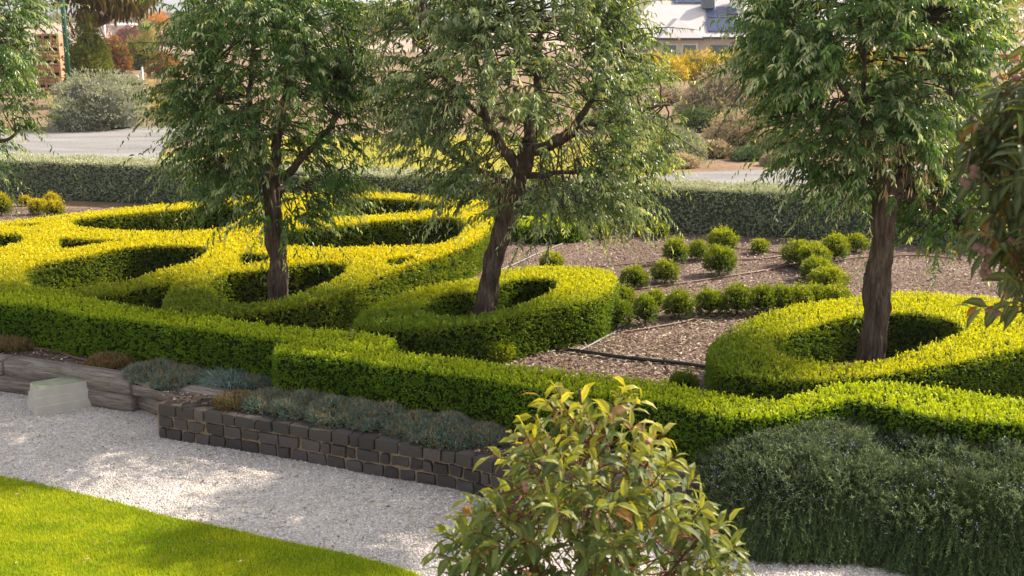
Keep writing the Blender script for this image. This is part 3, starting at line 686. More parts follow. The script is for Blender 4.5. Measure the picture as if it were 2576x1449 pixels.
# curled dry leaf litter in the mulch
def litter_leaves():
    P = []
    for (x, y, rx, ry, n) in [(1500,840,60,30,160),(1740,800,60,12,90),(1420,880,40,20,60),(1560,900,70,25,40),(1700,880,60,30,40),(1340,600,60,12,60),(1900,720,120,40,70),(2300,700,120,30,50)]:
        for _ in range(n): P.append(G(random.gauss(x, rx), max(500, random.gauss(y, ry)), .01+random.random()*.02))
    P = np.array(P); m = len(P); a = R.uniform(0, 6.28, m); D = unit(np.c_[np.cos(a), np.sin(a), R.uniform(-.1, .4, m)])
    g = leaves(P, D, np.array([0, 0, 1.0])+rnd(m, .5), R.uniform(.05, .10, m), .014, mixc((.36, .29, .20), (.62, .55, .42), R.random(m)), droop=.5)
    o = mk('leaf_litter', g, M['debris']); tag(o, 'curled dry narrow leaves lying on the mulch', 'leaf litter', kind='stuff')
litter_leaves()
def path_litter():
    n = 420; y = R.uniform(7.3, 10.6, n); x = R.uniform(-.46, .1, n)*y; ok = (y < np.interp(x, edge[:, 0], edge[:, 1])-.03); x, y = x[ok], y[ok]; m = len(x)
    inl = inpoly(x, y, LP); a = R.uniform(0, 6.28, m); P = np.c_[x, y, np.where(inl, -.262, -.288)]
    D = unit(np.c_[np.cos(a), np.sin(a), R.uniform(-.05, .3, m)])
    g = leaves(P, D, np.array([0, 0, 1.0])+rnd(m, .5), R.uniform(.02, .055, m), .012, mixc((.10, .06, .035), (.50, .40, .26), R.random(m)), droop=.3)
    o = mk('fallen_leaves', g, M['debris']); tag(o, 'small fallen leaves sprinkled on the gravel and lawn', 'leaf litter', kind='stuff')
path_litter()

# ------------------------------------------------------------------ bluestone wall
def rough_stone(c, s, tx, seed, amp=.010):
    """rounded, hewn block: s = (length, depth, height), tx = unit vector along the wall"""
    n = 5; g = np.linspace(-1, 1, n); V = []; idx = {}
    Fq = []
    def vid(i, j, k):
        key = (i, j, k)
        if key not in idx:
            p = np.array([g[i], g[j], g[k]]); q = p*(1-.5*.075*((p**2).sum()-p**2))  # ease corners
            idx[key] = len(V); V.append(q)
        return idx[key]
    for a in range(n-1):
        for b_ in range(n-1):
            for (f, fl) in ((0, 0), (n-1, 1)):
                for ax in range(3):
                    qd = [(a, b_), (a+1, b_), (a+1, b_+1), (a, b_+1)]
                    ids = []
                    for (u, v) in qd:
                        t = [0, 0, 0]; t[ax] = f; t[(ax+1) % 3] = u; t[(ax+2) % 3] = v; ids.append(vid(*t))
                    Fq.append(ids if fl else ids[::-1])
    V = np.array(V)*np.array(s)/2
    ty = np.array([-tx[1], tx[0], 0]); W = V[:, :1]*tx+V[:, 1:2]*ty+V[:, 2:]*np.array([0, 0, 1.0])+c
    W += np.array([[mnoise.noise(Vector(p*13)+Vector((seed+k*9, 0, 0))) for k in range(3)] for p in W])*amp
    t = .060*math.exp(random.gauss(0, .24)); col = np.array([t*1.12, t*.98, t*.92]) if random.random() < .7 else np.array([t*1.35, t*1.12, t*1.02])
    return W, np.array(Fq), np.tile(col, (len(W), 1))
def stone_wall():
    P = np.c_[WP, np.zeros(len(WP))]; d = np.r_[0, np.cumsum(np.linalg.norm(np.diff(WP, axis=0), axis=1))]; tot = d[-1]
    root = empty('stone_wall', (WP[0][0], WP[0][1], -.3), 'low curved retaining wall of three courses of dark bluestone with sandy mortar', 'wall')
    at = lambda s: np.array([np.interp(s, d, WP[:, 0]), np.interp(s, d, WP[:, 1]), 0])
    geo = []; hs = [(-.345, .115), (-.205, .115), (-.065, .0)]
    courses = [(-.305, .098, .004), (-.196, .093, 0.004), (-.092, .098, .010)]
    for ci, (z, h, jut) in enumerate(courses):
        s = -.02+random.uniform(0, .05)
        while s < tot-.1:
            L = random.uniform(.13, .22) if ci < 2 else random.uniform(.15, .23)
            if random.random() < .14: L *= .6
            a, b_ = at(max(s, 0)), at(min(s+L, tot)); tx = unit(b_-a) if np.linalg.norm(b_-a) > .01 else np.array([1.0, 0, 0]); ty = np.array([-tx[1], tx[0], 0])
            gap = random.uniform(.012, .024) if ci < 2 else .010
            dp = .20 if ci == 2 else .14
            hh = h*random.uniform(.88, 1.04)
            if ci == 2: hh = h
            c = (a+b_)/2+ty*(dp/2+random.uniform(-.008, .008)-jut)+np.array([0, 0, z+h/2])
            geo.append(rough_stone(c, (L-gap, dp, hh), tx, random.random()*90, .014 if ci < 2 else .006))
            s += L
    # caps on the short return towards the timber
    c0 = at(0)
    for k, (x, y, L, rz) in enumerate([(500,1010,.30,.25),(545,1000,.34,.1),(600,992,.30,-.1)]):
        g0 = G(x, y, .035); geo.append(rough_stone(np.array([g0[0], g0[1], -.008]), (L, .13, .045), np.array([math.cos(rz), math.sin(rz), 0]), k*3, .008))
    mk('stones', join(geo), M['stone'], root, smooth=False)
    # mortar body
    t = unit(np.gradient(WP, axis=0)); nv = np.stack([-t[:, 1], t[:, 0]], 1)
    A = WP+nv*.020; B = WP+nv*.19; n = len(WP)
    wob = np.array([mnoise.noise(Vector((p[0]*9, p[1]*9, 0)))*.006 for p in A])
    A = A+nv*wob[:, None]
    V = np.concatenate([np.c_[A, np.full(n, -.32)], np.c_[A, np.full(n, -.008)], np.c_[B, np.full(n, -.008)]])
    i = np.arange(n-1); Fq = np.concatenate([np.stack([i, i+1, i+1+n, i+n], 1), np.stack([i+n, i+1+n, i+1+2*n, i+2*n], 1)])
    cap = np.array([[0, n, 2*n]])
    link('mortar', npmesh('mortar', V, [cap, Fq]), M['mortar'], root)
stone_wall()
# paving piece between wall end and timber
o = sheet('paving_slab', np.concatenate([GP([(395,1014),(470,998),(560,988),(640,985),(660,1000),(640,1020),(560,1040)], .0)[:, :2]]), .004, M['mortar'], drop=.3)

# ------------------------------------------------------------------ timber sleepers
def sleeper(px, z0, z1, w, label, seed):
    P = GP(px, z1)[:, :2]; P = smooth_path(np.c_[P, np.zeros(len(P))], 40)[:, :2]
    t = unit(np.gradient(P, axis=0)); nv = np.stack([-t[:, 1], t[:, 0]], 1); n = len(P); prof = [(0, z0), (-.008, (z0+z1)/2), (0, z1-.015), (.02, z1), (w*.5, z1+.006), (w-.02, z1), (w, z1-.02), (w, z0)]
    V = []
    for i in range(n):
        for (o_, z) in prof:
            q = np.array([*(P[i]+nv[i]*o_), z]); e = min(i, n-1-i)
            f = mnoise.fractal(Vector((q[0]*5+seed, q[1]*5, q[2]*14)), 1, 2, 4)*.016
            g_ = mnoise.noise(Vector((i*.9, o_*60+z*70, seed)))*.007
            q[:2] -= nv[i]*(f+g_); q[2] += f*.4-(.02 if e < 1 and z > z0 else 0); V.append(q)
    m = len(prof); Fq = [[i*m+k, (i+1)*m+k, (i+1)*m+(k+1) % m, i*m+(k+1) % m] for i in range(n-1) for k in range(m)]
    V = np.array(V); c = V.mean(0)
    V2 = np.concatenate([V, [V[:m].mean(0), V[-m:].mean(0)]]); a, b_ = len(V), len(V)+1
    tr = [[a, k, (k+1) % m] for k in range(m)]+[[b_, (n-1)*m+(k+1) % m, (n-1)*m+k] for k in range(m)]
    ang = math.atan2(P[-1][1]-P[0][1], P[-1][0]-P[0][0])
    # local frame along the grain so the timber texture follows it
    cr, sr = math.cos(-ang), math.sin(-ang); Q = V2-c; Q = np.stack([Q[:, 0]*cr-Q[:, 1]*sr, Q[:, 0]*sr+Q[:, 1]*cr, Q[:, 2]], 1)
    o = link('timber_sleeper', npmesh('timber_sleeper', Q, [np.array(tr), np.array(Fq)], smooth=True), M['sleeper'])
    o.location = Vector(c.tolist()); o.rotation_euler = (0, 0, ang)
    tag(o, label, 'timber beam', 'weathered timber sleepers edging the bed')
sleeper([(-520,858),(-120,889),(2,903)], -.12, .045, .18, 'weathered sleeper cut by the left edge of the picture, upper layer', 1)
sleeper([(8,905),(120,921),(230,937),(325,953)], -.12, .04, .19, 'long grey upper sleeper above the pale stepped box', 4)
sleeper([(329,953),(400,966),(470,978),(540,992)], -.12, .035, .19, 'split pinkish sleeper ending at the bluestone wall', 8)
sleeper([(-520,893),(0,943),(180,973),(330,993)], -.31, -.128, .20, 'lower sleeper half buried in gravel behind the pale stepped box', 12)
sleeper([(250,978),(340,990),(400,1008),(450,1026)], -.31, -.15, .18, 'lower cracked sleeper running into the gravel by the wall end', 15)

# ------------------------------------------------------------------ stepped box on the gravel
def valve_box():
    a = G(90,1048,-.3); b = G(249,1020,-.3); tx = unit((b-a)*np.array([1, 1, 0])); L = np.linalg.norm(b-a)*1.1; ty = np.array([-tx[1], tx[0], 0]); Wd = .34
    rz = math.atan2(tx[1], tx[0]); c = a+tx*L/2+ty*Wd/2
    root = empty('valve_box', (c[0], c[1], -.3), 'pale concrete coloured stepped pit box sitting on the white gravel', 'box'); root.rotation_euler = (0, 0, rz)
    def frustum(z0, z1, g0, g1, r=.012):
        V = []
        def ring(z, g, rr):
            pts = []
            for (sx, sy) in ((-1, -1), (1, -1), (1, 1), (-1, 1)):
                cx, cy = sx*(L/2-g-rr), sy*(Wd/2-g-rr); st = {(-1, -1): math.pi, (1, -1): 1.5*math.pi, (1, 1): 0, (-1, 1): .5*math.pi}[(sx, sy)]
                for q in range(4): an = st+q*math.pi/6; pts.append([cx+rr*math.cos(an), cy+rr*math.sin(an), z])
            return pts
        R0 = ring(z0, g0, r); R1 = ring(z1-.006, g1, r); R2 = ring(z1, g1+.006, r)
        V = R0+R1+R2; n = 16
        Fq = [[l*n+k, l*n+(k+1) % n, (l+1)*n+(k+1) % n, (l+1)*n+k] for l in range(2) for k in range(n)]
        top = [[2*n, 2*n+k, 2*n+k+1] for k in range(1, n-1)]
        return np.array(V), [np.array(top), np.array(Fq)], np.zeros((len(V), 3))
    g = join([frustum(-.02, .085, .0, .006), frustum(.085, .165, .016, .022), frustum(.165, .245, .032, .04)])
    o = link('body', npmesh('body', g[0], g[1]), M['concrete'], None); o.parent = root
    g = frustum(.246, .252, .046, .046); o = link('lid', npmesh('lid', g[0], g[1]), M['lid'], None); o.parent = root
valve_box()

# ------------------------------------------------------------------ blue green mats behind the wall
def mat_plant(px, py, w, hpx, kind, label, zb=.0):
    b = G(px, py, zb); s = np.linalg.norm(b-np.array([0, 0, CH]))/F; r = w/2*s*1.22; H = hpx*s*.8
    nm = {'blue': 'cushion_plant', 'grass': 'blue_grass_tuft', 'brown': 'dry_cushion_plant'}[kind]
    root = empty(nm, b, label, 'plant', 'low cushion plants along the edge of the bed')
    if kind == 'grass':
        n = 1700; a = R.uniform(0, 6.28, n); q = np.sqrt(R.random(n)); P = b+np.c_[np.cos(a)*q*r*.6, np.sin(a)*q*.22, np.zeros(n)]
        D = unit(np.c_[np.cos(a)*q*1.2, np.sin(a)*q*.8, np.full(n, .8)]+rnd(n, .25)); c = mixc((.10, .17, .13), (.36, .45, .40), R.random(n))
        g = leaves(P, D, rnd(n), R.uniform(.10, .22, n), .007, c, droop=.7)
        mk('leaves', g, M['mat'], root); return
    n = int(1500*(r/.3)**1.2)+300
    a = R.uniform(0, 6.28, n); q = np.sqrt(R.random(n)); dy = min(r, .34)
    x, y = np.cos(a)*q*r, np.sin(a)*q*dy; lump = .78+.45*np.array([mnoise.noise(Vector((x_*5+b[0], y_*5, b[1]))) for x_, y_ in zip(x, y)])
    z = H*np.sqrt(np.clip(1-q**2.4, 0, 1))*lump
    P = b+np.c_[x, y, z]; A = unit(np.c_[x/r, y/dy, np.full(n, .7)]+rnd(n, .3))
    if kind == 'blue': c = mixc((.07, .12, .085), (.27, .36, .31), R.random(n)); br = R.random(n) < .22; c[br] = (.25, .16, .08)
    else: c = mixc((.13, .075, .035), (.38, .22, .08), R.random(n)); br = R.random(n) < .25; c[br] = (.17, .19, .07)
    k = 7; P2 = np.repeat(P, k, 0); A2 = np.repeat(A, k, 0); D = unit(A2*.7+rnd(n*k, .55))
    g1 = diamonds(P2, D, rnd(n*k), R.uniform(.022, .042, n*k), .0055, np.repeat(c, k, 0), jc=.2)
    dn = 260; i = R.integers(0, n, dn); g2 = diamonds(P[i], unit(np.array([0, 0, 1.0])+rnd(dn, .25)), rnd(dn), .06, .004, (.42, .30, .17))
    mk('leaves', join([g1, g2]), M['mat'], root)
    nb = 14; an = np.linspace(0, 6.28, nb+1)[:-1]; Vc = [b+np.array([0, 0, H*.75])]+[b+np.array([math.cos(t_)*r*.6, math.sin(t_)*dy*.6, H*.5]) for t_ in an]+[b+np.array([math.cos(t_)*r*.97, math.sin(t_)*dy*.97, -.01]) for t_ in an]
    tr = [[0, 1+k_, 1+(k_+1) % nb] for k_ in range(nb)]; qd = [[1+k_, 1+nb+k_, 1+nb+(k_+1) % nb, 1+(k_+1) % nb] for k_ in range(nb)]
    link('inner_stems', npmesh('inner_stems', np.array(Vc), [np.array(tr), np.array(qd)]), M['core'], root)
for a in [(395,945,130,42,'blue','blue green cushion at the end of the long sleeper'),(455,962,120,40,'blue','blue green cushion left of the spiky grass tuft'),
          (590,962,190,34,'grass','spiky silver blue grass tuft behind the split sleeper'),(660,962,110,34,'blue','dark blue green cushion right of the spiky grass tuft'),
          (290,915,110,34,'brown','dry brown plant at the right end of the reddish hose'),(40,872,110,34,'brown','dry brown plant at the left edge under the hedge'),
          (590,1018,86,34,'brown','rusty orange dry plant at the end of the bluestone wall'),(680,1018,130,40,'blue','first cushion of the wall top mat, next to the rusty plant'),
          (770,1030,150,46,'blue','second cushion from the left on top of the wall'),(860,1048,150,50,'blue','third cushion from the left on top of the wall, mixed with tan stems'),
          (950,1062,140,54,'blue','tall blue cushion in the middle of the wall top'),(1040,1080,130,46,'blue','greenish cushion just right of the tall blue one'),
          (1130,1098,180,62,'blue','large rounded silver blue cushion near the sapling'),(1230,1106,110,40,'blue','last small cushion before the bare dark soil')]:
    mat_plant(*a)

# ------------------------------------------------------------------ trailing rosemary
def rosemary(xl, xr, yb, yf, top, label, seed, nn):
    cx = (xl+xr)/2; rx = (xr-xl)/2; yc = (yb+yf)/2; ry = (yb-yf)/2
    root = empty('rosemary_bush', (cx, yc, -.3), label, 'bush', 'trailing rosemary bushes spilling over the wall')
    def hgt(x, y):
        u = np.abs((x-cx)/rx); v = np.abs((y-yc)/ry); q = np.clip(1-u**3.0-v**4.5, 0, 1)
        return -.3+(top+.3)*q**.42
    def surf(x, y):
        z = hgt(x, y); e = .01; gx = (hgt(x+e, y)-hgt(x-e, y))/(2*e); gy = (hgt(x, y+e)-hgt(x, y-e))/(2*e)
        n = unit(np.c_[-gx, -gy, np.ones(len(x))]); return z, n
    nu, nv = 70, 50
    gu = np.sin(np.linspace(-math.pi/2, math.pi/2, nu)); gv = np.sin(np.linspace(-math.pi/2, math.pi/2, nv))
    X, Y = np.meshgrid(cx+rx*gu*.97, yc+ry*gv*.97); Z = hgt(X.ravel(), Y.ravel())-.03
    V = np.c_[X.ravel(), Y.ravel(), np.maximum(Z, -.32)]
    Fq = np.array([[j*nu+i, j*nu+i+1, (j+1)*nu+i+1, (j+1)*nu+i] for j in range(nv-1) for i in range(nu-1)])
    link('inner_branches', npmesh('inner_branches', V, Fq, smooth=True), M['core'], root)
    # shoots on the top
    def shoots(P, D, L, K, needle, c0, c1, droop):
        n = len(P); t = np.linspace(.05, 1, K); PT = P[:, None]+D[:, None]*(L[:, None]*t)[..., None]; PT[:, :, 2] -= (droop*L)[:, None]*t**2
        T = unit(np.gradient(PT, axis=1)).reshape(-1, 3); Q = PT.reshape(-1, 3); m = len(Q)
        Dn = unit(T*.75+rnd(m, .5)); w = np.tile(t, n)*.7+R.random(m)*.4
        C = mixc(c0, c1, w.clip(0, 1))*np.repeat(np.exp(R.normal(0, .42, n)), K)[:, None]
        return diamonds(Q, Dn, rnd(m), needle*R.uniform(.7, 1.3, m), .0058, C, jc=.15)
    n = nn; x = R.uniform(xl, xr, n); y = yc+ry*R.uniform(-1, 1, n); z, nm = surf(x, y); ok = (z > -.1) & (np.abs(x) < y*.46+1.9); x, y, z, nm = x[ok], y[ok], z[ok], nm[ok]
    P = np.c_[x, y, z-.03]; P[:, 2] += lumps(P, 5, seed)*.09
    D = unit(nm*.6+np.array([-.15, -.1, .6])+rnd(len(P), .4))
    g1 = shoots(P, D, R.uniform(.05, .11, len(P)), 13, .024, (.022, .045, .018), (.16, .20, .095), np.full(len(P), .1))
    # hanging strands down the front
    n = int(nn*.85); x = R.uniform(xl, xr, n); 
    vv = R.uniform(.30, .999, n); u = np.abs((x-cx)/rx); vmax = (1-np.minimum(u,1)**3.0)**(1/4.5); y = yc-ry*vmax*vv**.35
    z, nm = surf(x, y); hz = np.maximum(nm[:, 2], 0)
    zz = np.minimum(z, top)-R.random(n)*.12; zz = np.where(vv > .75, R.uniform(-.22, np.maximum(z, -.2)+.02, n), zz)
    P = np.c_[x, y-.015, zz]; out = np.c_[nm[:, 0], nm[:, 1]*1, np.zeros(n)]
    P += unit(out)*R.uniform(0, .06, n)[:, None]
    D = unit(out*.25+np.array([-.10, 0, -1.0])+rnd(n, .22))
    ok = np.abs(x) < y*.46+.5
    P, D = P[ok], D[ok]; n = len(P)
    g2 = shoots(P, D, R.uniform(.12, .30, n), 26, .021, (.018, .038, .014), (.12, .17, .06), np.full(n, .0))
    # keep strands above the gravel
    for g in (g2,):
        g[0][:, 2] = np.maximum(g[0][:, 2], -.29)
    mk('foliage', join([g1, g2]), M['rose'], root)
    n = 230; x = R.uniform(xl, xr, n); y = yc+ry*R.uniform(-.98, .6, n); z, nm = surf(x, y); ok = z > -.25; P = (np.c_[x, y, z]+nm*.03)[ok]
    cl = np.repeat(P, 5, 0)+rnd(len(P)*5, .015); g = diamonds(cl, unit(rnd(len(cl))), rnd(len(cl)), .012, .009, (.42, .44, .78))
    mk('blossoms', g, M['mat'], root)
rosemary(G(1740,1150,.1)[0], 2.9, 9.25, 7.5, .30, 'left mound of dark trailing rosemary draping to the gravel beside the sapling', 3, 9500)
rosemary(2.3, 5.6, 9.3, 7.15, .28, 'right mound of trailing rosemary with pale blue flowers at the right edge', 8, 9500)

# ------------------------------------------------------------------ eucalypts near the camera
def lathe(c, prof, ax, seg=10):
    ax = unit(ax); ref = np.array([1.0, .2, 0]); U = unit(np.cross(ax, ref)); W = np.cross(ax, U); V = []
    for (h, r) in prof:
        for k in range(seg):
            a = 2*math.pi*k/seg; V.append(c+ax*h+(U*math.cos(a)+W*math.sin(a))*r)
    n = len(prof); V.append(c+ax*prof[0][0]); V.append(c+ax*prof[-1][0]); a0, a1 = len(V)-2, len(V)-1
    Fq = [[i*seg+k, i*seg+(k+1) % seg, (i+1)*seg+(k+1) % seg, (i+1)*seg+k] for i in range(n-1) for k in range(seg)]
    tr = [[a0, (k+1) % seg, k] for k in range(seg)]+[[a1, (n-1)*seg+k, (n-1)*seg+(k+1) % seg] for k in range(seg)]
    return np.array(V), [np.array(tr), np.array(Fq)], np.zeros((len(V), 3))+.2
def gumnut(c, s, ax):
    return lathe(c, [(0, .002*s/.02), (s*.15, s*.45), (s*.5, s*.85), (s*1.0, s*.98), (s*1.5, s*.80), (s*1.85, s*.52), (s*2.05, s*.50), (s*2.2, s*.60), (s*2.2, s*.42), (s*1.9, s*.3)], ax)
def gum(name, D, env, stems, nsh, label, cat, leafL, hang, cols, pods, K=9, depth=.5, zb=-.3, podmat='pod', stemmat='stembrown', twn=.5, fade=None):
    b = np.array(stems[0][0]); root = empty(name, b, label, cat)
    sp = []
    for st in stems:
        pa = smooth_path(st[:-1], 24); sp.append(pa); 
    mk('stem', join([tube(pa, np.linspace(st[-1][0], st[-1][1], 24), 8, .12, 6) for pa, st in zip(sp, stems)]), M[stemmat], root, smooth=True)
    SP = np.concatenate(sp)
    ys = [e[0] for e in env]; lo, hi = min(ys), max(ys); wmax = max(e[2]-e[1] for e in env); O = []
    ppm = F/D
    while len(O) < nsh:
        y = random.uniform(lo, hi); xl, xr = interp_env(env, y)
        if random.random() > (xr-xl)/wmax: continue
        u, v = random.uniform(-1, 1), random.uniform(-1, 1); r2 = u*u+v*v
        if r2 > 1 or random.random() > .3+.7*r2: continue
        p = GD((xl+xr)/2+u*(xr-xl)/2*.88, y, D+v*min(depth, (xr-xl)/2/ppm))
        O.append((p, u, v, (y-lo)/(hi-lo)))
    P0 = np.array([o[0] for o in O]); U = np.array([o[1:3] for o in O]); hh = np.array([o[3] for o in O]); ns = len(P0)
    D0 = unit(np.c_[U[:, 0]*.9, U[:, 1]*.9, (.9-.7*hh)]+rnd(ns, .35)); Ls = R.uniform(.10, .22, ns)
    t = np.linspace(.15, 1, K); PT = P0[:, None]+D0[:, None]*(Ls[:, None]*t)[..., None]; T = np.repeat(D0, K, 0); Q = PT.reshape(-1, 3); m = len(Q)
    ang = np.tile(np.arange(K)*2.2, ns)+np.repeat(R.uniform(0, 6.28, ns), K)
    Uv = unit(np.cross(T, np.array([.3, .2, 1.0]))); Wv = np.cross(T, Uv)
    rad = Uv*np.cos(ang)[:, None]+Wv*np.sin(ang)[:, None]
    Dl = unit(T*(.25+.45*np.tile(t, ns))[:, None]+rad*.8+np.array([0, 0, -hang])+rnd(m, .15))
    w = np.tile(t, ns)
    dk, md, tipc = cols; hf = np.repeat(hh, K)
    yy = np.clip((w-.25)*1.4*(.95-1.25*hf) if fade is None else (w-.4)*fade, 0, 1)
    col = mixc(dk, md, R.random(m)); col = col*(1-yy[:, None])+np.array(tipc)*yy[:, None]
    rr_ = R.random(m) < .05; col[rr_] = (.34, .12, .04)
    L = leafL*R.uniform(.7, 1.25, m)*(1-.25*w)
    g = leaves(Q, Dl, rnd(m)*.5+np.array([0, 0, 1.0]), L, L*R.uniform(.28, .38, m), col, droop=.5, jc=.12, fold=.14, rib=(.22, .24, .10))
    mk('foliage', g, M['euc'], root)
    tw = []
    for i in range(ns):
        j = np.argmin(np.linalg.norm(SP-P0[i], axis=1)+.5*(SP[:, 2] > P0[i][2])); a = SP[j]
        tw.append(tube(smooth_path([a, (a+P0[i])/2+np.array([0, 0, -.03]), P0[i], PT[i, -1]], 8), np.linspace(.0055, .0022, 8), 5, cap=False))
    mk('twigs', join(tw), M['redtwig'], root, smooth=True)
    for (x, y, dd, n, pink) in pods:
        c = GD(x, y, D+dd); lst = []
        for k in range(n):
            ax = unit(np.array([random.uniform(-.8, .8), random.uniform(-.6, .2), random.uniform(-1, .1)])); s = random.uniform(.013, .017)
            lst.append(gumnut(c+ax*.018+R.normal(0, .006, 3), s, ax))
        lst.append(tube([c, c+np.array([.02, .02, .08])], [.003, .003], 5))
        mk('seed_pods', join(lst), M['podpink' if pink else 'pod'], root, smooth=True)
    return root
sb = GD(1480,1449,4.9); sx = sb[0]
st = [[(sx, 4.9, -.3), (sx+.01, 4.9, .3), (sx-.0, 4.9, .9), (sx-.02, 4.88, 1.35), (sx-.05, 4.86, 1.7), (.022, .008)],
      [(sx+.02, 4.92, -.3), (sx+.06, 4.95, .4), (sx+.16, 4.97, 1.0), (sx+.26, 4.95, 1.35), (.014, .006)],
      [(sx-.02, 4.9, .2), (sx-.16, 4.86, .7), (sx-.30, 4.82, 1.05), (sx-.40, 4.8, 1.25), (.013, .005)],
      [(sx, 4.9, .1), (sx+.1, 4.8, .6), (sx+.35, 4.72, .95), (sx+.5, 4.7, 1.15), (.012, .005)],
      [(sx, 4.9, .0), (sx-.2, 4.8, .4), (sx-.45, 4.75, .65), (sx-.6, 4.7, .8), (.012, .005)]]
gum('gum_sapling', 4.9, [(1040,1420,1540),(1090,1370,1620),(1150,1330,1670),(1210,1250,1730),(1270,1215,1785),(1330,1195,1800),(1390,1115,1840),(1450,1090,1850),(1620,1150,1800),(1700,1200,1750)], st, 300,
    'young eucalyptus sapling with yellow tipped leaves, red twigs and seed pods in the near foreground', 'sapling', .118, .03, ((.028, .075, .026), (.07, .145, .04), (.58, .53, .035)),
    [(1612,1103,-.2,1,True),(1592,1186,.0,3,False),(1325,1202,-.2,2,True),(1360,1215,.0,3,False),(1560,1182,.1,2,False)], K=9, depth=.42)
# gum tree reaching in from the right
RB = 4.6; tx0 = GD(2950,700,RB)[0]
st = [[(tx0, RB, -.3), (tx0-.02, RB, .8), (tx0+.03, RB, 1.9), (tx0, RB-.05, 2.9), (tx0-.05, RB, 3.7), (.07, .02)],
      [(tx0, RB, 1.7), (tx0-.22, RB-.05, 2.1), (tx0-.45, RB-.1, 2.45), (tx0-.62, RB-.1, 2.6), (.03, .008)],
      [(tx0, RB, 2.1), (tx0-.2, RB+.05, 2.5), (tx0-.4, RB, 2.9), (.025, .007)],
      [(tx0, RB, 1.4), (tx0-.2, RB, 1.75), (tx0-.42, RB-.05, 2.1), (tx0-.55, RB-.05, 2.2), (.022, .007)],
      [(tx0, RB, 1.9), (tx0+.3, RB, 2.4), (tx0+.6, RB, 2.8), (.03, .008)]]
gum('gum_tree', RB, [(110,2640,3100),(170,2560,3200),(260,2510,3250),(340,2480,3250),(400,2425,3250),(470,2420,3250),(550,2450,3250),(620,2465,3200),(690,2490,3150),(750,2530,3050),(800,2560,3000)], st, 540,
    'dark leaved eucalyptus with clusters of brown seed pods reaching in at the right edge', 'tree', .12, .35, ((.014, .034, .021), (.038, .068, .034), (.07, .11, .04)),
    [(2430,432,-.25,5,False),(2478,612,-.3,4,False),(2478,668,-.3,4,False),(2518,775,-.3,2,False),(2570,590,-.2,4,False),(2560,440,-.2,3,True),(2572,200,-.1,2,True)], K=9, depth=.55, fade=.7)

# ------------------------------------------------------------------ background
def shrub(name, px, py, w, h, cols, label, cat='shrub', group=None, z=0.0, D=None, n=2600, leaf=None, up=.3, mat='bg', trunk=False, lobes=5, flat=.5, seed=0, D2=None):
    b = G(px, py, z) if D is None else np.array([GD(px, 400, D)[0], D, z])
    s = b[1]/F; r = w/2*s; H = h*s; lf = leaf or max(.03, s*3.2)
    root = empty(name, b, label, cat, group); rg = random.Random(int(px*7+py+seed))
    LB = [(np.array([0, 0, H*(.30 if not trunk else .6)]), np.array([r*.9, r*.75, H*(.70 if not trunk else .4)]))]
    for i in range(lobes):
        a = i/lobes*6.28+rg.random(); q = rg.uniform(.3, .55)
        hh = rg.uniform(.12, .5) if not trunk else rg.uniform(.45, .75)
        LB.append((np.array([math.cos(a)*r*q, math.sin(a)*r*q, H*hh]), np.array([r*.5, r*.5, H*rg.uniform(.25, .38)])))
    Ps, Ns = [], []
    per = n//len(LB)
    for c, ax in LB:
        d = unit(rnd(per)); d[:, 2] = np.where(d[:, 2] < -.5, -d[:, 2], d[:, 2]); k = np.array([1+.28*mnoise.noise(Vector(q_*2.4)+Vector((px, py, 0))) for q_ in d])
        p = c+d*ax*(k*R.uniform(.8, 1.02, per))[:, None]; Ps.append(p); Ns.append(d)
    P = np.concatenate(Ps)+b; Nn = np.concatenate(Ns); P[:, 2] = np.maximum(P[:, 2], z+.02)
    w_ = np.clip(.5+.9*lumps(P/(s*30), 1.0, px)+R.normal(0, .2, len(P)), 0, 1); C = mixc(cols[0], cols[1], w_)
    if len(cols) > 2: a = R.random(len(P)) < .25; C[a] = cols[2]
    A = unit(Nn+np.array([0, 0, up])+rnd(len(P), .3))
    mk('foliage' if not trunk else 'crown', sprigs(P, A, lf*1.2, 4, lf, lf*.45, C, C*1.2), M[mat], root)
    cores = []
    for c, ax in LB:
        u = np.linspace(0, 2*math.pi, 11)[:-1]; v = np.linspace(.1, math.pi-.1, 7)
        V = np.array([b+c+np.array([math.sin(b_)*math.cos(a_), math.sin(b_)*math.sin(a_), math.cos(b_)])*ax*.8 for b_ in v for a_ in u]); V[:, 2] = np.maximum(V[:, 2], z-.02)
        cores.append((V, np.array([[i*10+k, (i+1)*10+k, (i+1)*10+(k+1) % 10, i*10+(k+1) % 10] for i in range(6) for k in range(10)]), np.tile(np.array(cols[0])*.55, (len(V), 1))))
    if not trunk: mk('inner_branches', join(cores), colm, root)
    else:
        mk('trunk', tube(smooth_path([b-np.array([0, 0, .1]), b+np.array([.02*H, 0, H*.3]), b+np.array([-.02*H, 0, H*.7])], 12), np.linspace(H*.045, H*.015, 12), 8, .1), M['bark'], root, smooth=True)
        tw = [tube(smooth_path([b+np.array([0, 0, H*.25]), b+c*.6+np.array([0, 0, H*.1]), b+c], 7), np.linspace(H*.02, H*.006, 7), 5, cap=False) for c, ax in LB]
        mk('branches', join(tw), M['bark'], root, smooth=True)
    return root
colm = colmat('shrub_inside', 1.0)
SB = ((.18, .19, .13), (.46, .46, .31), (.34, .34, .23)); DR = ((.25, .19, .125), (.58, .46, .31), (.44, .38, .24)); YV = ((.34, .27, .02), (.68, .50, .03), (.28, .28, .03))
shrub('saltbush', 255, 322, 270, 142, SB, 'large rounded grey green saltbush beside the curved gravel drive', n=9000, leaf=.07, lobes=7, mat='grey')
shrub('dry_shrub', 1840, 312, 250, 150, DR, 'broad tan shrub between the middle and right trees, upper one', n=6000, leaf=.08, mat='grey')
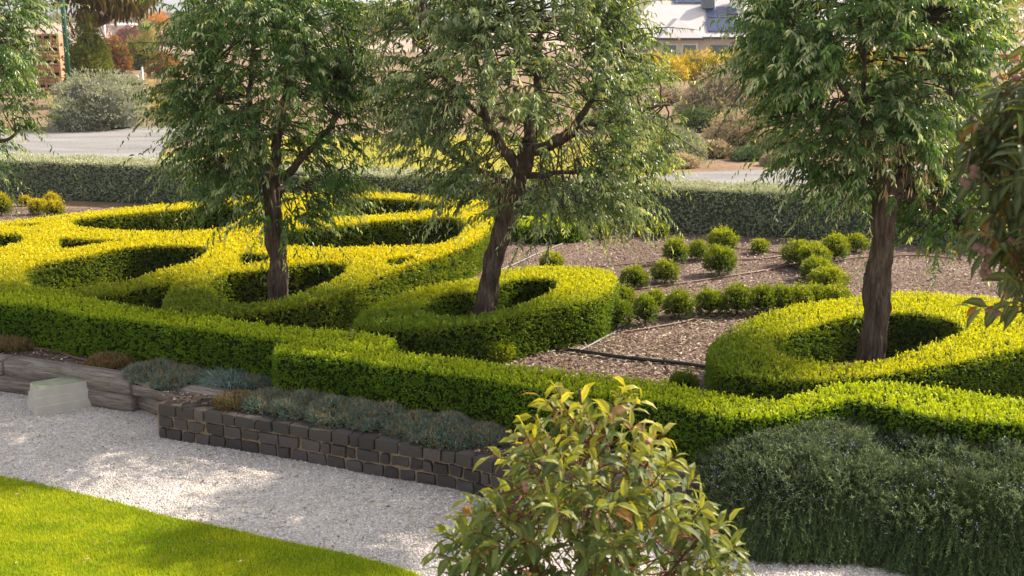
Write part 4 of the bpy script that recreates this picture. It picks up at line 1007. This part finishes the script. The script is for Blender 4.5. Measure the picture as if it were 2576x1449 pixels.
shrub('dry_shrub', 1860, 362, 190, 80, DR, 'lower tan shrub in front of the broad tan one', n=4500, leaf=.07, mat='grey')
shrub('dry_shrub', 1985, 385, 150, 70, DR, 'tan shrub partly behind the right tree, beside bare earth', n=3500, leaf=.07, mat='grey')
shrub('green_shrub', 1880, 402, 90, 30, ((.08, .12, .05), (.22, .27, .13)), 'flat green shrub above the paved path', n=1500, leaf=.05, mat='grey')
shrub('green_shrub', 1760, 330, 110, 60, ((.05, .09, .03), (.14, .20, .07)), 'green shrub left of the tan shrubs under the foliage', n=1800, leaf=.07)
shrub('saltbush', 1700, 405, 150, 80, SB, 'grey shrub on the grass right of the middle tree', n=3500, leaf=.06, mat='grey')
shrub('dry_shrub', 1560, 330, 170, 90, DR, 'tan shrub hidden behind the middle tree crown', n=2500, leaf=.08, mat='grey')
shrub('dry_shrub', 1300, 300, 200, 80, DR, 'tan shrub far behind the forked limbs', n=2500, leaf=.08, mat='grey')
shrub('dry_shrub', 2200, 330, 260, 140, DR, 'tan shrub far behind the right tree crown', n=2500, leaf=.08, mat='grey')
shrub('saltbush', 2420, 330, 220, 130, SB, 'grey shrub far behind the right side of the right tree', n=2500, leaf=.08, mat='grey')
for i, (x, y, w, h) in enumerate([(1660,202,150,62),(1760,200,150,66),(1860,200,150,70),(1960,198,150,62),(2080,196,150,70),(2200,196,150,70),(2320,196,150,80)]):
    shrub('golden_shrub', x, y, w, h, YV, ['golden autumn shrub left of the house front wall', 'golden autumn shrub below the solar panels', 'golden autumn shrub below the right chimney', 'golden autumn shrub at the left fringe of the right tree', 'golden autumn shrub behind the right tree crown, left', 'golden autumn shrub behind the right tree crown, middle', 'golden autumn shrub behind the right tree crown, right'][i], group='row of golden autumn shrubs before the house', n=2000, leaf=.16)
for i, (x, y, w, h, c, t) in enumerate([(1680,262,120,50,DR,'tan'),(1745,296,110,46,SB,'grey'),(1930,268,130,60,DR,'tan'),(1900,330,90,40,SB,'grey'),(1800,395,80,36,DR,'tan'),(1650,350,110,60,SB,'grey'),(1950,415,60,22,DR,'tan'),(1720,420,70,24,DR,'tan')]):
    shrub('saltbush' if t == 'grey' else 'dry_shrub', x, y, w, h, c, ['tan scrub mound just below the golden shrubs, left of the big one','grey scrub mound between the tree crowns, below the golden shrubs','tan scrub mound at the left fringe of the right crown','grey scrub mound wedged between the two broad tan shrubs','small tan tuft on bare earth left of the flat green shrub','grey scrub mound at the right fringe of the middle crown','low tan tuft nearest the paved path, beneath the right crown','low tan tuft on the path edge beneath the middle crown'][i], n=1800, leaf=.07, mat='grey')
def dry_grass():
    n = 5000; y = R.uniform(44, 62, n); x = R.uniform(-.312, -.268, n)*y; P = np.c_[x, y, np.zeros(n)]
    blades('dry_grass', P, .7, .06, mixc((.36, .24, .11), (.62, .45, .24), R.random(n)), M['grass'], 'tall straw coloured dry grass right of the large saltbush', lean=.2)
dry_grass()
shrub('green_shrub', 238, 190, 120, 212, ((.06, .085, .02), (.24, .25, .05), (.14, .17, .04)), 'tall olive bush right of the green pole', D=50, n=6500, leaf=.11)
shrub('green_shrub', 150, 215, 130, 90, ((.07, .10, .02), (.22, .24, .05)), 'low olive bush behind the crate stack', n=2500, leaf=.14)
shrub('autumn_shrub', 292, 192, 80, 100, ((.16, .075, .035), (.40, .19, .04), (.24, .16, .04)), 'rust orange bush with bare twigs, between two olive bushes', n=3000, leaf=.14)
shrub('green_shrub', 365, 175, 100, 84, ((.12, .12, .03), (.33, .30, .07)), 'rounded olive yellow bush below the red bush', n=3000, leaf=.16)
shrub('red_shrub', 350, 118, 135, 52, ((.13, .035, .04), (.30, .085, .08)), 'wide dark red autumn bush on the far slope', n=2600, leaf=.3)
shrub('autumn_shrub', 440, 120, 90, 40, ((.24, .12, .05), (.42, .22, .08)), 'rusty bush right of the red bush', n=1200, leaf=.3)
shrub('olive_tree', 900, 150, 170, 120, ((.06, .07, .03), (.16, .17, .06)), 'olive green tree glimpsed between the left and middle crowns', cat='tree', n=2500, leaf=.25, trunk=True)
shrub('olive_tree', 1040, 130, 160, 110, ((.08, .08, .04), (.20, .19, .08)), 'olive green tree behind the left part of the middle crown', cat='tree', n=2000, leaf=.25, trunk=True)
shrub('golden_tree', 2480, 200, 260, 240, ((.26, .24, .04), (.56, .46, .08), (.30, .32, .10)), 'yellow green tree at the top right behind the hanging crown', cat='tree', n=4500, leaf=.13, trunk=True)
shrub('golden_tree', 1950, 120, 260, 150, ((.18, .16, .04), (.42, .34, .08)), 'yellowish tree behind the house roof', cat='tree', D=105, n=3000, leaf=.25, trunk=True)
shrub('olive_tree', 1560, 120, 240, 170, ((.12, .11, .04), (.30, .27, .09)), 'large olive tree behind the left chimney', cat='tree', D=110, n=3000, leaf=.25, trunk=True)
shrub('dry_shrub', 330, 232, 110, 40, DR, 'tan shrub behind the top right of the large saltbush', n=1800, leaf=.09, mat='grey')
shrub('dry_shrub', 430, 262, 120, 60, DR, 'tan shrub half hidden by the left crown, right of the drive', n=1800, leaf=.09, mat='grey')
shrub('autumn_shrub', 415, 196, 90, 60, ((.20, .10, .05), (.42, .24, .09)), 'rusty shrub at the left fringe of the left crown', n=1800, leaf=.14)
shrub('green_shrub', 60, 230, 160, 110, ((.07, .09, .02), (.22, .23, .05)), 'olive bush showing through the leftmost tree', n=2500, leaf=.14)
# gum tree with hanging foliage, top left
def hanging_gum():
    D = 52; b = np.array([GD(262,300,D)[0], D, 0.0]); root = empty('hanging_gum_tree', b, 'tall far gum tree with brownish hanging foliage at the top left', 'tree')
    P = [GD(232,190,D), GD(228,110,D), GD(222,30,D), GD(210,-60,D), GD(215,-180,D)]; P[0][2] = -.1
    mk('trunk', tube(smooth_path(P, 20), np.linspace(.28, .14, 20), 10, .1), M['stembrown'], root, smooth=True)
    L1 = smooth_path([GD(222,62,D), GD(262,52,D), GD(300,30,D), GD(350,8,D), GD(400,-12,D)], 18); mk('limb', tube(L1, np.linspace(.2, .06, 18), 8, .1), M['stembrown'], root, smooth=True)
    L2 = smooth_path([GD(212,-40,D), GD(260,-100,D), GD(320,-140,D)], 12); mk('limb', tube(L2, np.linspace(.16, .06, 12), 8, .1), M['stembrown'], root, smooth=True)
    Q = []
    for (x, y, rx, ry, n) in [(320,0,42,26,900),(285,-15,45,30,900),(350,-25,40,26,700),(230,-60,60,40,900),(180,-40,60,40,800),(300,-90,80,40,900),(215,30,24,22,260)]:
        for _ in range(n): Q.append(GD(random.gauss(x, rx*.6), random.gauss(y, ry*.6), D+random.gauss(0, 1.2)))
    Q = np.array(Q); m = len(Q); g = leaves(Q, unit(np.array([0, 0, -1.0])+rnd(m, .3)), rnd(m), .38, .09, mixc((.055, .05, .02), (.17, .125, .04), R.random(m)), droop=.3)
    mk('crown', g, M['bg'], root)
hanging_gum()
# distant things on the slope
def far_tree(x, y, w, h, D, cols, label, cat='tree', zb=0):
    shrub('distant_tree', x, y, w, h, cols, label, cat=cat, D=D, n=1500, leaf=D/F*3.2, trunk=True, group='distant trees on the dry slope', z=zb)
far_tree(285, 0, 66, 92, 190, ((.17, .14, .13), (.33, .28, .25)), 'bare greyish tree on the pale hillside right of the hanging gum', zb=0)
far_tree(415, 0, 60, 92, 170, ((.36, .18, .05), (.60, .32, .09)), 'orange autumn tree at the left fringe of the left crown', zb=0)
far_tree(390, 0, 40, 74, 165, ((.28, .24, .10), (.45, .40, .16)), 'small yellowish tree left of the orange autumn tree', zb=0)
far_tree(527, 0, 46, 96, 160, ((.42, .24, .04), (.72, .42, .06)), 'bright amber tree seen through the top of the left crown', zb=0)
far_tree(562, 0, 50, 92, 175, ((.05, .06, .05), (.13, .15, .12)), 'dark green tree right of the bright amber tree', zb=0)
far_tree(345, 0, 90, 34, 420, ((.20, .18, .17), (.34, .31, .29)), 'far greyish tree on the skyline at left', zb=2.2)
far_tree(440, 0, 90, 40, 420, ((.18, .17, .16), (.32, .30, .28)), 'far greyish tree on the skyline above the orange tree', zb=2.2)
far_tree(930, 0, 100, 60, 400, ((.14, .14, .11), (.28, .27, .20)), 'far dull green tree on the skyline between the two crowns', zb=2.2)
# hills
def hills():
    nx, ny = 90, 24; V = []
    for j in range(ny):
        y = 110+j*38
        for i in range(nx):
            x = (i/(nx-1)-.5)*y*1.7
            t = min(1, max(0, (y-110)/500)); t = t*t*(3-2*t)
            h = (3.5+3*mnoise.noise(Vector((x*.004, y*.002, 0)))+3.5*math.exp(-((x+130)/110)**2))*t
            V.append((x, y, h-.2))
    Fq = np.array([[j*nx+i, j*nx+i+1, (j+1)*nx+i+1, (j+1)*nx+i] for j in range(ny-1) for i in range(nx-1)])
    o = link('hills', npmesh('hills', np.array(V), Fq, smooth=True), M['hill']); tag(o, kind='structure')
hills()
# skyline wood
def wood():
    P = []
    n = 16000; y = R.uniform(430, 640, n); x = R.uniform(-.47, .47, n)*y; h = np.array([mnoise.noise(Vector((a*.02, b_*.01, 4))) for a, b_ in zip(x, y)]); ok = h > -.05; x, y, h = x[ok], y[ok], h[ok]
    z = 3.5+R.random(len(x))*(3+5*h); P = np.c_[x, y, z]; m = len(P)
    g = diamonds(P, unit(rnd(m)), rnd(m), 2.2, 1.6, mixc((.10, .11, .08), (.22, .22, .16), R.random(m)))
    o = mk('distant_wood', g, M['bg']); tag(o, 'hazy line of far trees along the skyline', 'wood', kind='stuff')
wood()
# pole, stakes, crates
def pole():
    b = G(172,262,0); b = np.array([GD(172,180,46)[0], 46, 0.0]); root = empty('street_lamp', b, 'tall dark green painted pole behind the large saltbush', 'pole')
    mk('shaft', tube([b, b+np.array([-.02, 0, 3.2]), b+np.array([-.05, 0, 7.5])], [.095, .088, .07], 16), M['green'], root, smooth=True, colr=False)
    mk('base_collar', tube([b, b+np.array([0, 0, .35])], [.13, .12], 16), M['green'], root, smooth=True, colr=False)
    mk('lamp_arm', tube(smooth_path([b+np.array([-.05, 0, 7.3]), b+np.array([.3, -.2, 7.7]), b+np.array([.9, -.4, 7.75])], 8), [.04]*8, 8), M['green'], root, smooth=True, colr=False)
    V, Fq, C = box(b+np.array([1.1, -.45, 7.72]), (.6, .25, .12)); mk('lamp_head', (V, Fq, C), M['green'], root, colr=False)
pole()
def stake(x, y0, y1, D, w, label):
    a, b_ = GD(x, y1, D), GD(x-3, y0, D); root = empty('marker_post', (a[0], a[1], 0), label, 'post', 'white marker posts')
    h = b_[2]; base = np.array([a[0], a[1], -.05])
    mk('post', tube([base, np.array([b_[0], D, h])], [w, w*.9], 10), M['white'], root, smooth=True, colr=False)
    mk('cap', tube([np.array([b_[0], D, h]), np.array([b_[0], D, h+.04])], [w*1.3, w*.8], 10), M['steel'], root, smooth=True, colr=False)
stake(360, 168, 235, 50, .045, 'white marker post in dry grass beside the large saltbush')
stake(264, 45, 95, 95, .09, 'thin white post far off above the rust orange bush')
def crates():
    D = 60; s = D/F; x0 = GD(136,200,D)[0]; w = 58*s; h = .60
    first = None
    for k in range(5):
        z = k*h*.98
        labs = ['bottom wooden crate of the stack behind the left crown', 'second wooden crate from the bottom of the stack', 'middle wooden crate of the stack', 'second crate from the top of the stack', 'top wooden crate of the stack, with dark slots showing']
        root = empty('wooden_crate', (x0, D, z), labs[k], 'crate', 'stacked wooden crates behind the left tree')
        if first is None:
            kids = []
            def part(nm, lst, mat):
                V, Fc, C = join([box(*b_) for b_ in lst]); me = npmesh(nm, V, Fc); o = link(nm, me, mat); o.parent = root; kids.append(o)
            part('slats', [((0, -.5, .14), (w, .04, .10)), ((0, -.5, .28), (w, .04, .10)), ((0, -.5, .52), (w, .04, .08)), ((0, .5, .3), (w, .04, .5)), ((-w/2+.02, 0, .33), (.04, .96, .45)), ((w/2-.02, 0, .33), (.04, .96, .45))], M['crate'])
            for sx_ in (-w/2+.045, -w*.17, w*.17, w/2-.045): part('corner_post', [((sx_, -.53, .31), (.09, .05, .56))], M['crate'])
            for sy_ in (-.42, 0, .42): part('bearer', [((0, sy_, .045), (w, .12, .09))], M['crate'])
            part('inside', [((0, 0, .30), (w*.94, .9, .40))], M['dark'])  # near-black block stands in for the shade between the slats
            first = kids
        else:
            for o in first:
                c = o.copy(); COL.objects.link(c); c.parent = root
crates()
# red and white banner, right
def banner():
    D = 40; b = np.array([GD(2505,250,D)[0], D, 0.0]); root = empty('banner', b, 'small red and white banner showing through the foliage at the top right', 'banner')
    mk('pole', tube([b, b+np.array([0, 0, 3.1])], [.03, .025], 8), M['white'], root, colr=False)
    top = GD(2505,160,D)[2]
    def cloth(z0, z1, w, mat, nm, x0=.03):
        V = []; n = 8
        for i in range(n):
            for j in range(4):
                u = i/(n-1); v = j/3; V.append([b[0]+x0+u*w, D+.05*math.sin(u*6+v), z0+(z1-z0)*v-.05*u])
        V = np.array(V); V2 = V+np.array([0, .01, 0]); q = [[i*4+j, (i+1)*4+j, (i+1)*4+j+1, i*4+j+1] for i in range(n-1) for j in range(3)]
        link(nm, npmesh(nm, np.concatenate([V, V2]), np.array(q+[[a+32 for a in f[::-1]] for f in q])), mat, root)
    cloth(top+.05, top+.32, .62, M['red'], 'red_cloth'); cloth(top-.25, top+.04, .55, M['white'], 'white_cloth'); cloth(top-.50, top-.27, .5, M['red'], 'red_cloth')
banner()
# house
def house():
    D = 84.0
    X = lambda px: (px-1288)/F*D
    def Z(py): return GD(1288, py, D)[2]
    ez = Z(93); rz_ = Z(5)+.2
    root = empty('house', (X(1800), D+5, 0), 'pale single storey house with light hipped roof, two chimneys and solar panels', 'house')
    x0, x1 = X(1560), X(2120)
    wall = boxes('wall', [(((x0+x1)/2, D+5.0, (ez-.1)/2-.1), (x1-x0-.8, 9.4, ez+.1))], M['pale'], root)
    # roof: hipped, front slope facing the camera
    yf, yb = D-.2, D+10.4; ry = (yf+yb)/2; V = np.array([[x0-.3, yf, ez], [x1+.3, yf, ez], [x1+.3, yb, ez], [x0-.3, yb, ez], [X(1675), ry, rz_+.55], [X(2030), ry, rz_+.55]])
    rf = link('roof', npmesh('roof', V, [np.array([[1, 2, 5], [3, 0, 4]]), np.array([[0, 1, 5, 4], [2, 3, 4, 5], [3, 2, 1, 0]])]), M['tin'], root)
    # front wing with its own hip
    wx0, wx1 = X(1640), X(1745); V = np.array([[wx0, yf-2.2, ez-.05], [wx1, yf-2.2, ez-.05], [wx1, ry, ez-.05], [wx0, ry, ez-.05], [(wx0+wx1)/2, yf-.4, ez+1.25], [(wx0+wx1)/2, ry, ez+1.25]])
    link('wing_roof', npmesh('wing_roof', V, [np.array([[0, 1, 4]]), np.array([[1, 2, 5, 4], [3, 0, 4, 5]])]), M['tin'], root)
    boxes('wing_wall', [(((wx0+wx1)/2, yf, (ez-.2)/2), (wx1-wx0-.5, 3.6, ez-.2))], M['pale'], root)
    for a, b_ in ((wx1+.05, x1+.3), (x0-.3, wx0-.05)): boxes('gutter', [(((a+b_)/2, yf-.06, ez-.07), (b_-a, .12, .16))], M['gutter'], root)
    boxes('gutter', [(((wx0+wx1)/2, yf-2.28, ez-.12), (wx1-wx0+.1, .12, .16))], M['gutter'], root)
    for px, w in ((1611, 20), (1861, 34)):
        c = boxes('chimney', [((X(px), D+3.4, ez+1.1), (w/F*D, .8, 3.0)), ((X(px), D+3.4, ez+2.72), (w/F*D+.16, .96, .2))], M['white'], root)
    sl = (rz_+.55-ez)/(ry-yf)
    def slope_panel(pa, pb, ya, yb_):
        V = []
        for (y_, lift) in ((ya, .06), (yb_, .06)):
            for x_ in (X(pa), X(pb)): V.append([x_, yf+y_, ez+sl*y_+lift+.06])
        V = np.array(V); V = np.concatenate([V, V-np.array([0, 0, .05])])
        Fq = np.array([[0, 1, 3, 2], [4, 6, 7, 5], [0, 4, 5, 1], [2, 3, 7, 6], [0, 2, 6, 4], [1, 5, 7, 3]])
        link('solar_panel', npmesh('solar_panel', V, Fq), M['panel'], root)
    for k in range(4):
        slope_panel(1772+k*27, 1797+k*27, .5, 1.9)
        if k < 3: slope_panel(1778+k*27, 1803+k*27, 2.1, 3.4)
    for k in range(4): slope_panel(1702+k*24, 1724+k*24, 3.9, 4.9)
    boxes('cooling_unit', [((X(1785), D+3.1, ez+sl*3.3+.45), (.85, .8, .8))], M['steel'], root)
    for px in (1668, 1715):
        w = boxes('window', [((X(px), yf-1.84, ez-1.0), (1.0, .08, 1.1))], M['white'], root)
        link('pane', npmesh('pane', *box((X(px), yf-1.89, ez-1.0), (.86, .03, .96))[:2]), M['glass'], None); o = bpy.data.objects[-1] if False else None
    for px in (1800, 1880):
        boxes('window', [((X(px), D+.26, ez-1.15), (1.2, .08, 1.2)), ], M['glass'], root)
house()
for o in list(COL.objects):
    if o.name.startswith('pane') and o.parent is None:
        h_ = [w for w in COL.objects if w.name.startswith('window')]
        c = np.array([v.co[:] for v in o.data.vertices]).mean(0)
        w = min(h_, key=lambda q: abs(np.array([v.co[:] for v in q.data.vertices]).mean(0)[0]-c[0])); o.parent = w
# pale shed and low sheds on the far slope
def shed(x, y, w, D, zb, hh, label, mat):
    w *= .7; hh *= .6
    c = GD(x, y, D); root = empty('shed', (c[0], D, zb), label, 'shed'); W = w/F*D
    boxes('wall', [((c[0], D+2, zb+hh/2-.15), (W, 4, hh+.3))], M['pale'], root)
    V = np.array([[c[0]-W*.55, D-.4, zb+hh], [c[0]+W*.55, D-.4, zb+hh], [c[0]+W*.55, D+4.4, zb+hh], [c[0]-W*.55, D+4.4, zb+hh], [c[0]-W*.55, D+2, zb+hh+W*.12], [c[0]+W*.55, D+2, zb+hh+W*.12]])
    link('roof', npmesh('roof', V, [np.array([[0, 4, 3], [1, 2, 5]]), np.array([[0, 1, 5, 4], [2, 3, 4, 5]])]), mat, root)
    boxes('door', [((c[0]-W*.1, D-.02, zb+hh*.4), (W*.16, .06, hh*.75))], M['steel'], root)
shed(305, 62, 70, 235, 0, 6.2, 'low shed with a white roof on the far slope behind the red bush', M['white'])
shed(430, 72, 70, 200, 0, 4.2, 'pale green roofed shed beside the orange autumn tree', M['tin'])
# parked white car roofline glimpsed behind the saltbush
def low_wall(px0, px1, y, D, label):
    a, b_ = GD(px0, y, D), GD(px1, y, D)
    root = empty('white_fence', ((a[0]+b_[0])/2, D, 0), label, 'fence')
    W = b_[0]-a[0]
    boxes('rail', [(((a[0]+b_[0])/2, D, a[2]), (W, .06, .10)), (((a[0]+b_[0])/2, D, a[2]*.5), (W, .06, .10))], M['white'], root)
    for k in range(5): boxes('post', [((a[0]+W*k/4, D+.06, a[2]/2-.02), (.09, .06, a[2]+.12))], M['white'], root)
low_wall(280, 345, 190, 58, 'short white rail fence behind the large saltbush')
# crumpled white litter near the rosemary, and a brown twig clump on gravel
def crumple(px, py, s, mat, label, nm, cat, flat=.6):
    c = G(px, py, -.3)+np.array([0, 0, s*.5]); n1, n2 = 12, 8; V = []
    for j in range(n2):
        for i in range(n1):
            a = 2*math.pi*i/n1; b_ = math.pi*(j+.5)/n2; d = np.array([math.sin(b_)*math.cos(a), math.sin(b_)*math.sin(a), math.cos(b_)*flat]); V.append(c+d*s*(.75+.6*mnoise.noise(Vector(d*3.1))))
    Fq = [[j*n1+i, (j+1)*n1+i, (j+1)*n1+(i+1) % n1, j*n1+(i+1) % n1] for j in range(n2-1) for i in range(n1)]
    V += [c+np.array([0, 0, s*flat*.7]), c-np.array([0, 0, s*flat*.6])]; k = n1*n2; tr = [[k, i, (i+1) % n1] for i in range(n1)]+[[k+1, (n2-1)*n1+(i+1) % n1, (n2-1)*n1+i] for i in range(n1)]
    o = link(nm, npmesh(nm, np.array(V), [np.array(tr), np.array(Fq)]), mat); tag(o, label, cat)
crumple(2314, 1424, .032, M['litter'], 'small crumpled piece of white litter on the gravel under the rosemary', 'litter', 'litter')
crumple(976, 1277, .020, M['hose'], 'dark red brown leaf curl lying on the open gravel', 'dry_leaf', 'leaf', .3)

# ------------------------------------------------------------------ air
m, nt, out = newmat('haze_air'); pv = nt.nodes.new('ShaderNodeVolumePrincipled'); pv.inputs['Color'].default_value = (.93, .94, 1, 1); pv.inputs['Density'].default_value = HAZE; pv.inputs['Anisotropy'].default_value = .35
nt.links.new(pv.outputs[0], out.inputs['Volume'])
V, Fq, C = box((0, 700, 21), (1900, 1700, 50)); o = link('haze', npmesh('haze', V, Fq), m); tag(o, 'thin afternoon haze in the air', 'haze', kind='stuff')

# ------------------------------------------------------------------ light, sky, camera
w = bpy.data.worlds.new('World'); scene.world = w; w.use_nodes = True
nt = w.node_tree; bg = nt.nodes['Background']; sky = nt.nodes.new('ShaderNodeTexSky'); sky.sky_type = 'NISHITA'; sky.sun_disc = False
sky.sun_elevation = SUN_EL; sky.sun_rotation = SUN_AZ; sky.dust_density = 2.0; sky.air_density = 1.0
hsv = nt.nodes.new('ShaderNodeHueSaturation'); hsv.inputs['Saturation'].default_value = .22; nt.links.new(sky.outputs[0], hsv.inputs['Color']); nt.links.new(hsv.outputs[0], bg.inputs[0]); bg.inputs[1].default_value = .15
sl = bpy.data.lights.new('Sun', 'SUN'); sl.energy = 5.0; sl.angle = math.radians(.6); sl.color = (1.0, .87, .71)
so = bpy.data.objects.new('Sun', sl); COL.objects.link(so); so.rotation_euler = Vector(SUN.tolist()).to_track_quat('Z', 'Y').to_euler(); so.location = (8, 8, 12)
cam = bpy.data.cameras.new('Camera'); cam.sensor_width = 36; cam.lens = 36*F/2576; cam.clip_end = 3000; cam.clip_start = .05
co = bpy.data.objects.new('Camera', cam); COL.objects.link(co); co.location = (0, 0, CH); co.rotation_euler = (math.pi/2-TH, 0, 0)
cam.dof.use_dof = True; cam.dof.focus_distance = 11.5; cam.dof.aperture_fstop = 5.0
scene.camera = co
scene.view_settings.view_transform = 'Standard'; scene.view_settings.look = 'None'; scene.view_settings.gamma = 1.0
scene.view_settings.exposure = 0.8
scene.cycles.max_bounces = 6; scene.cycles.transparent_max_bounces = 4; scene.cycles.diffuse_bounces = 3
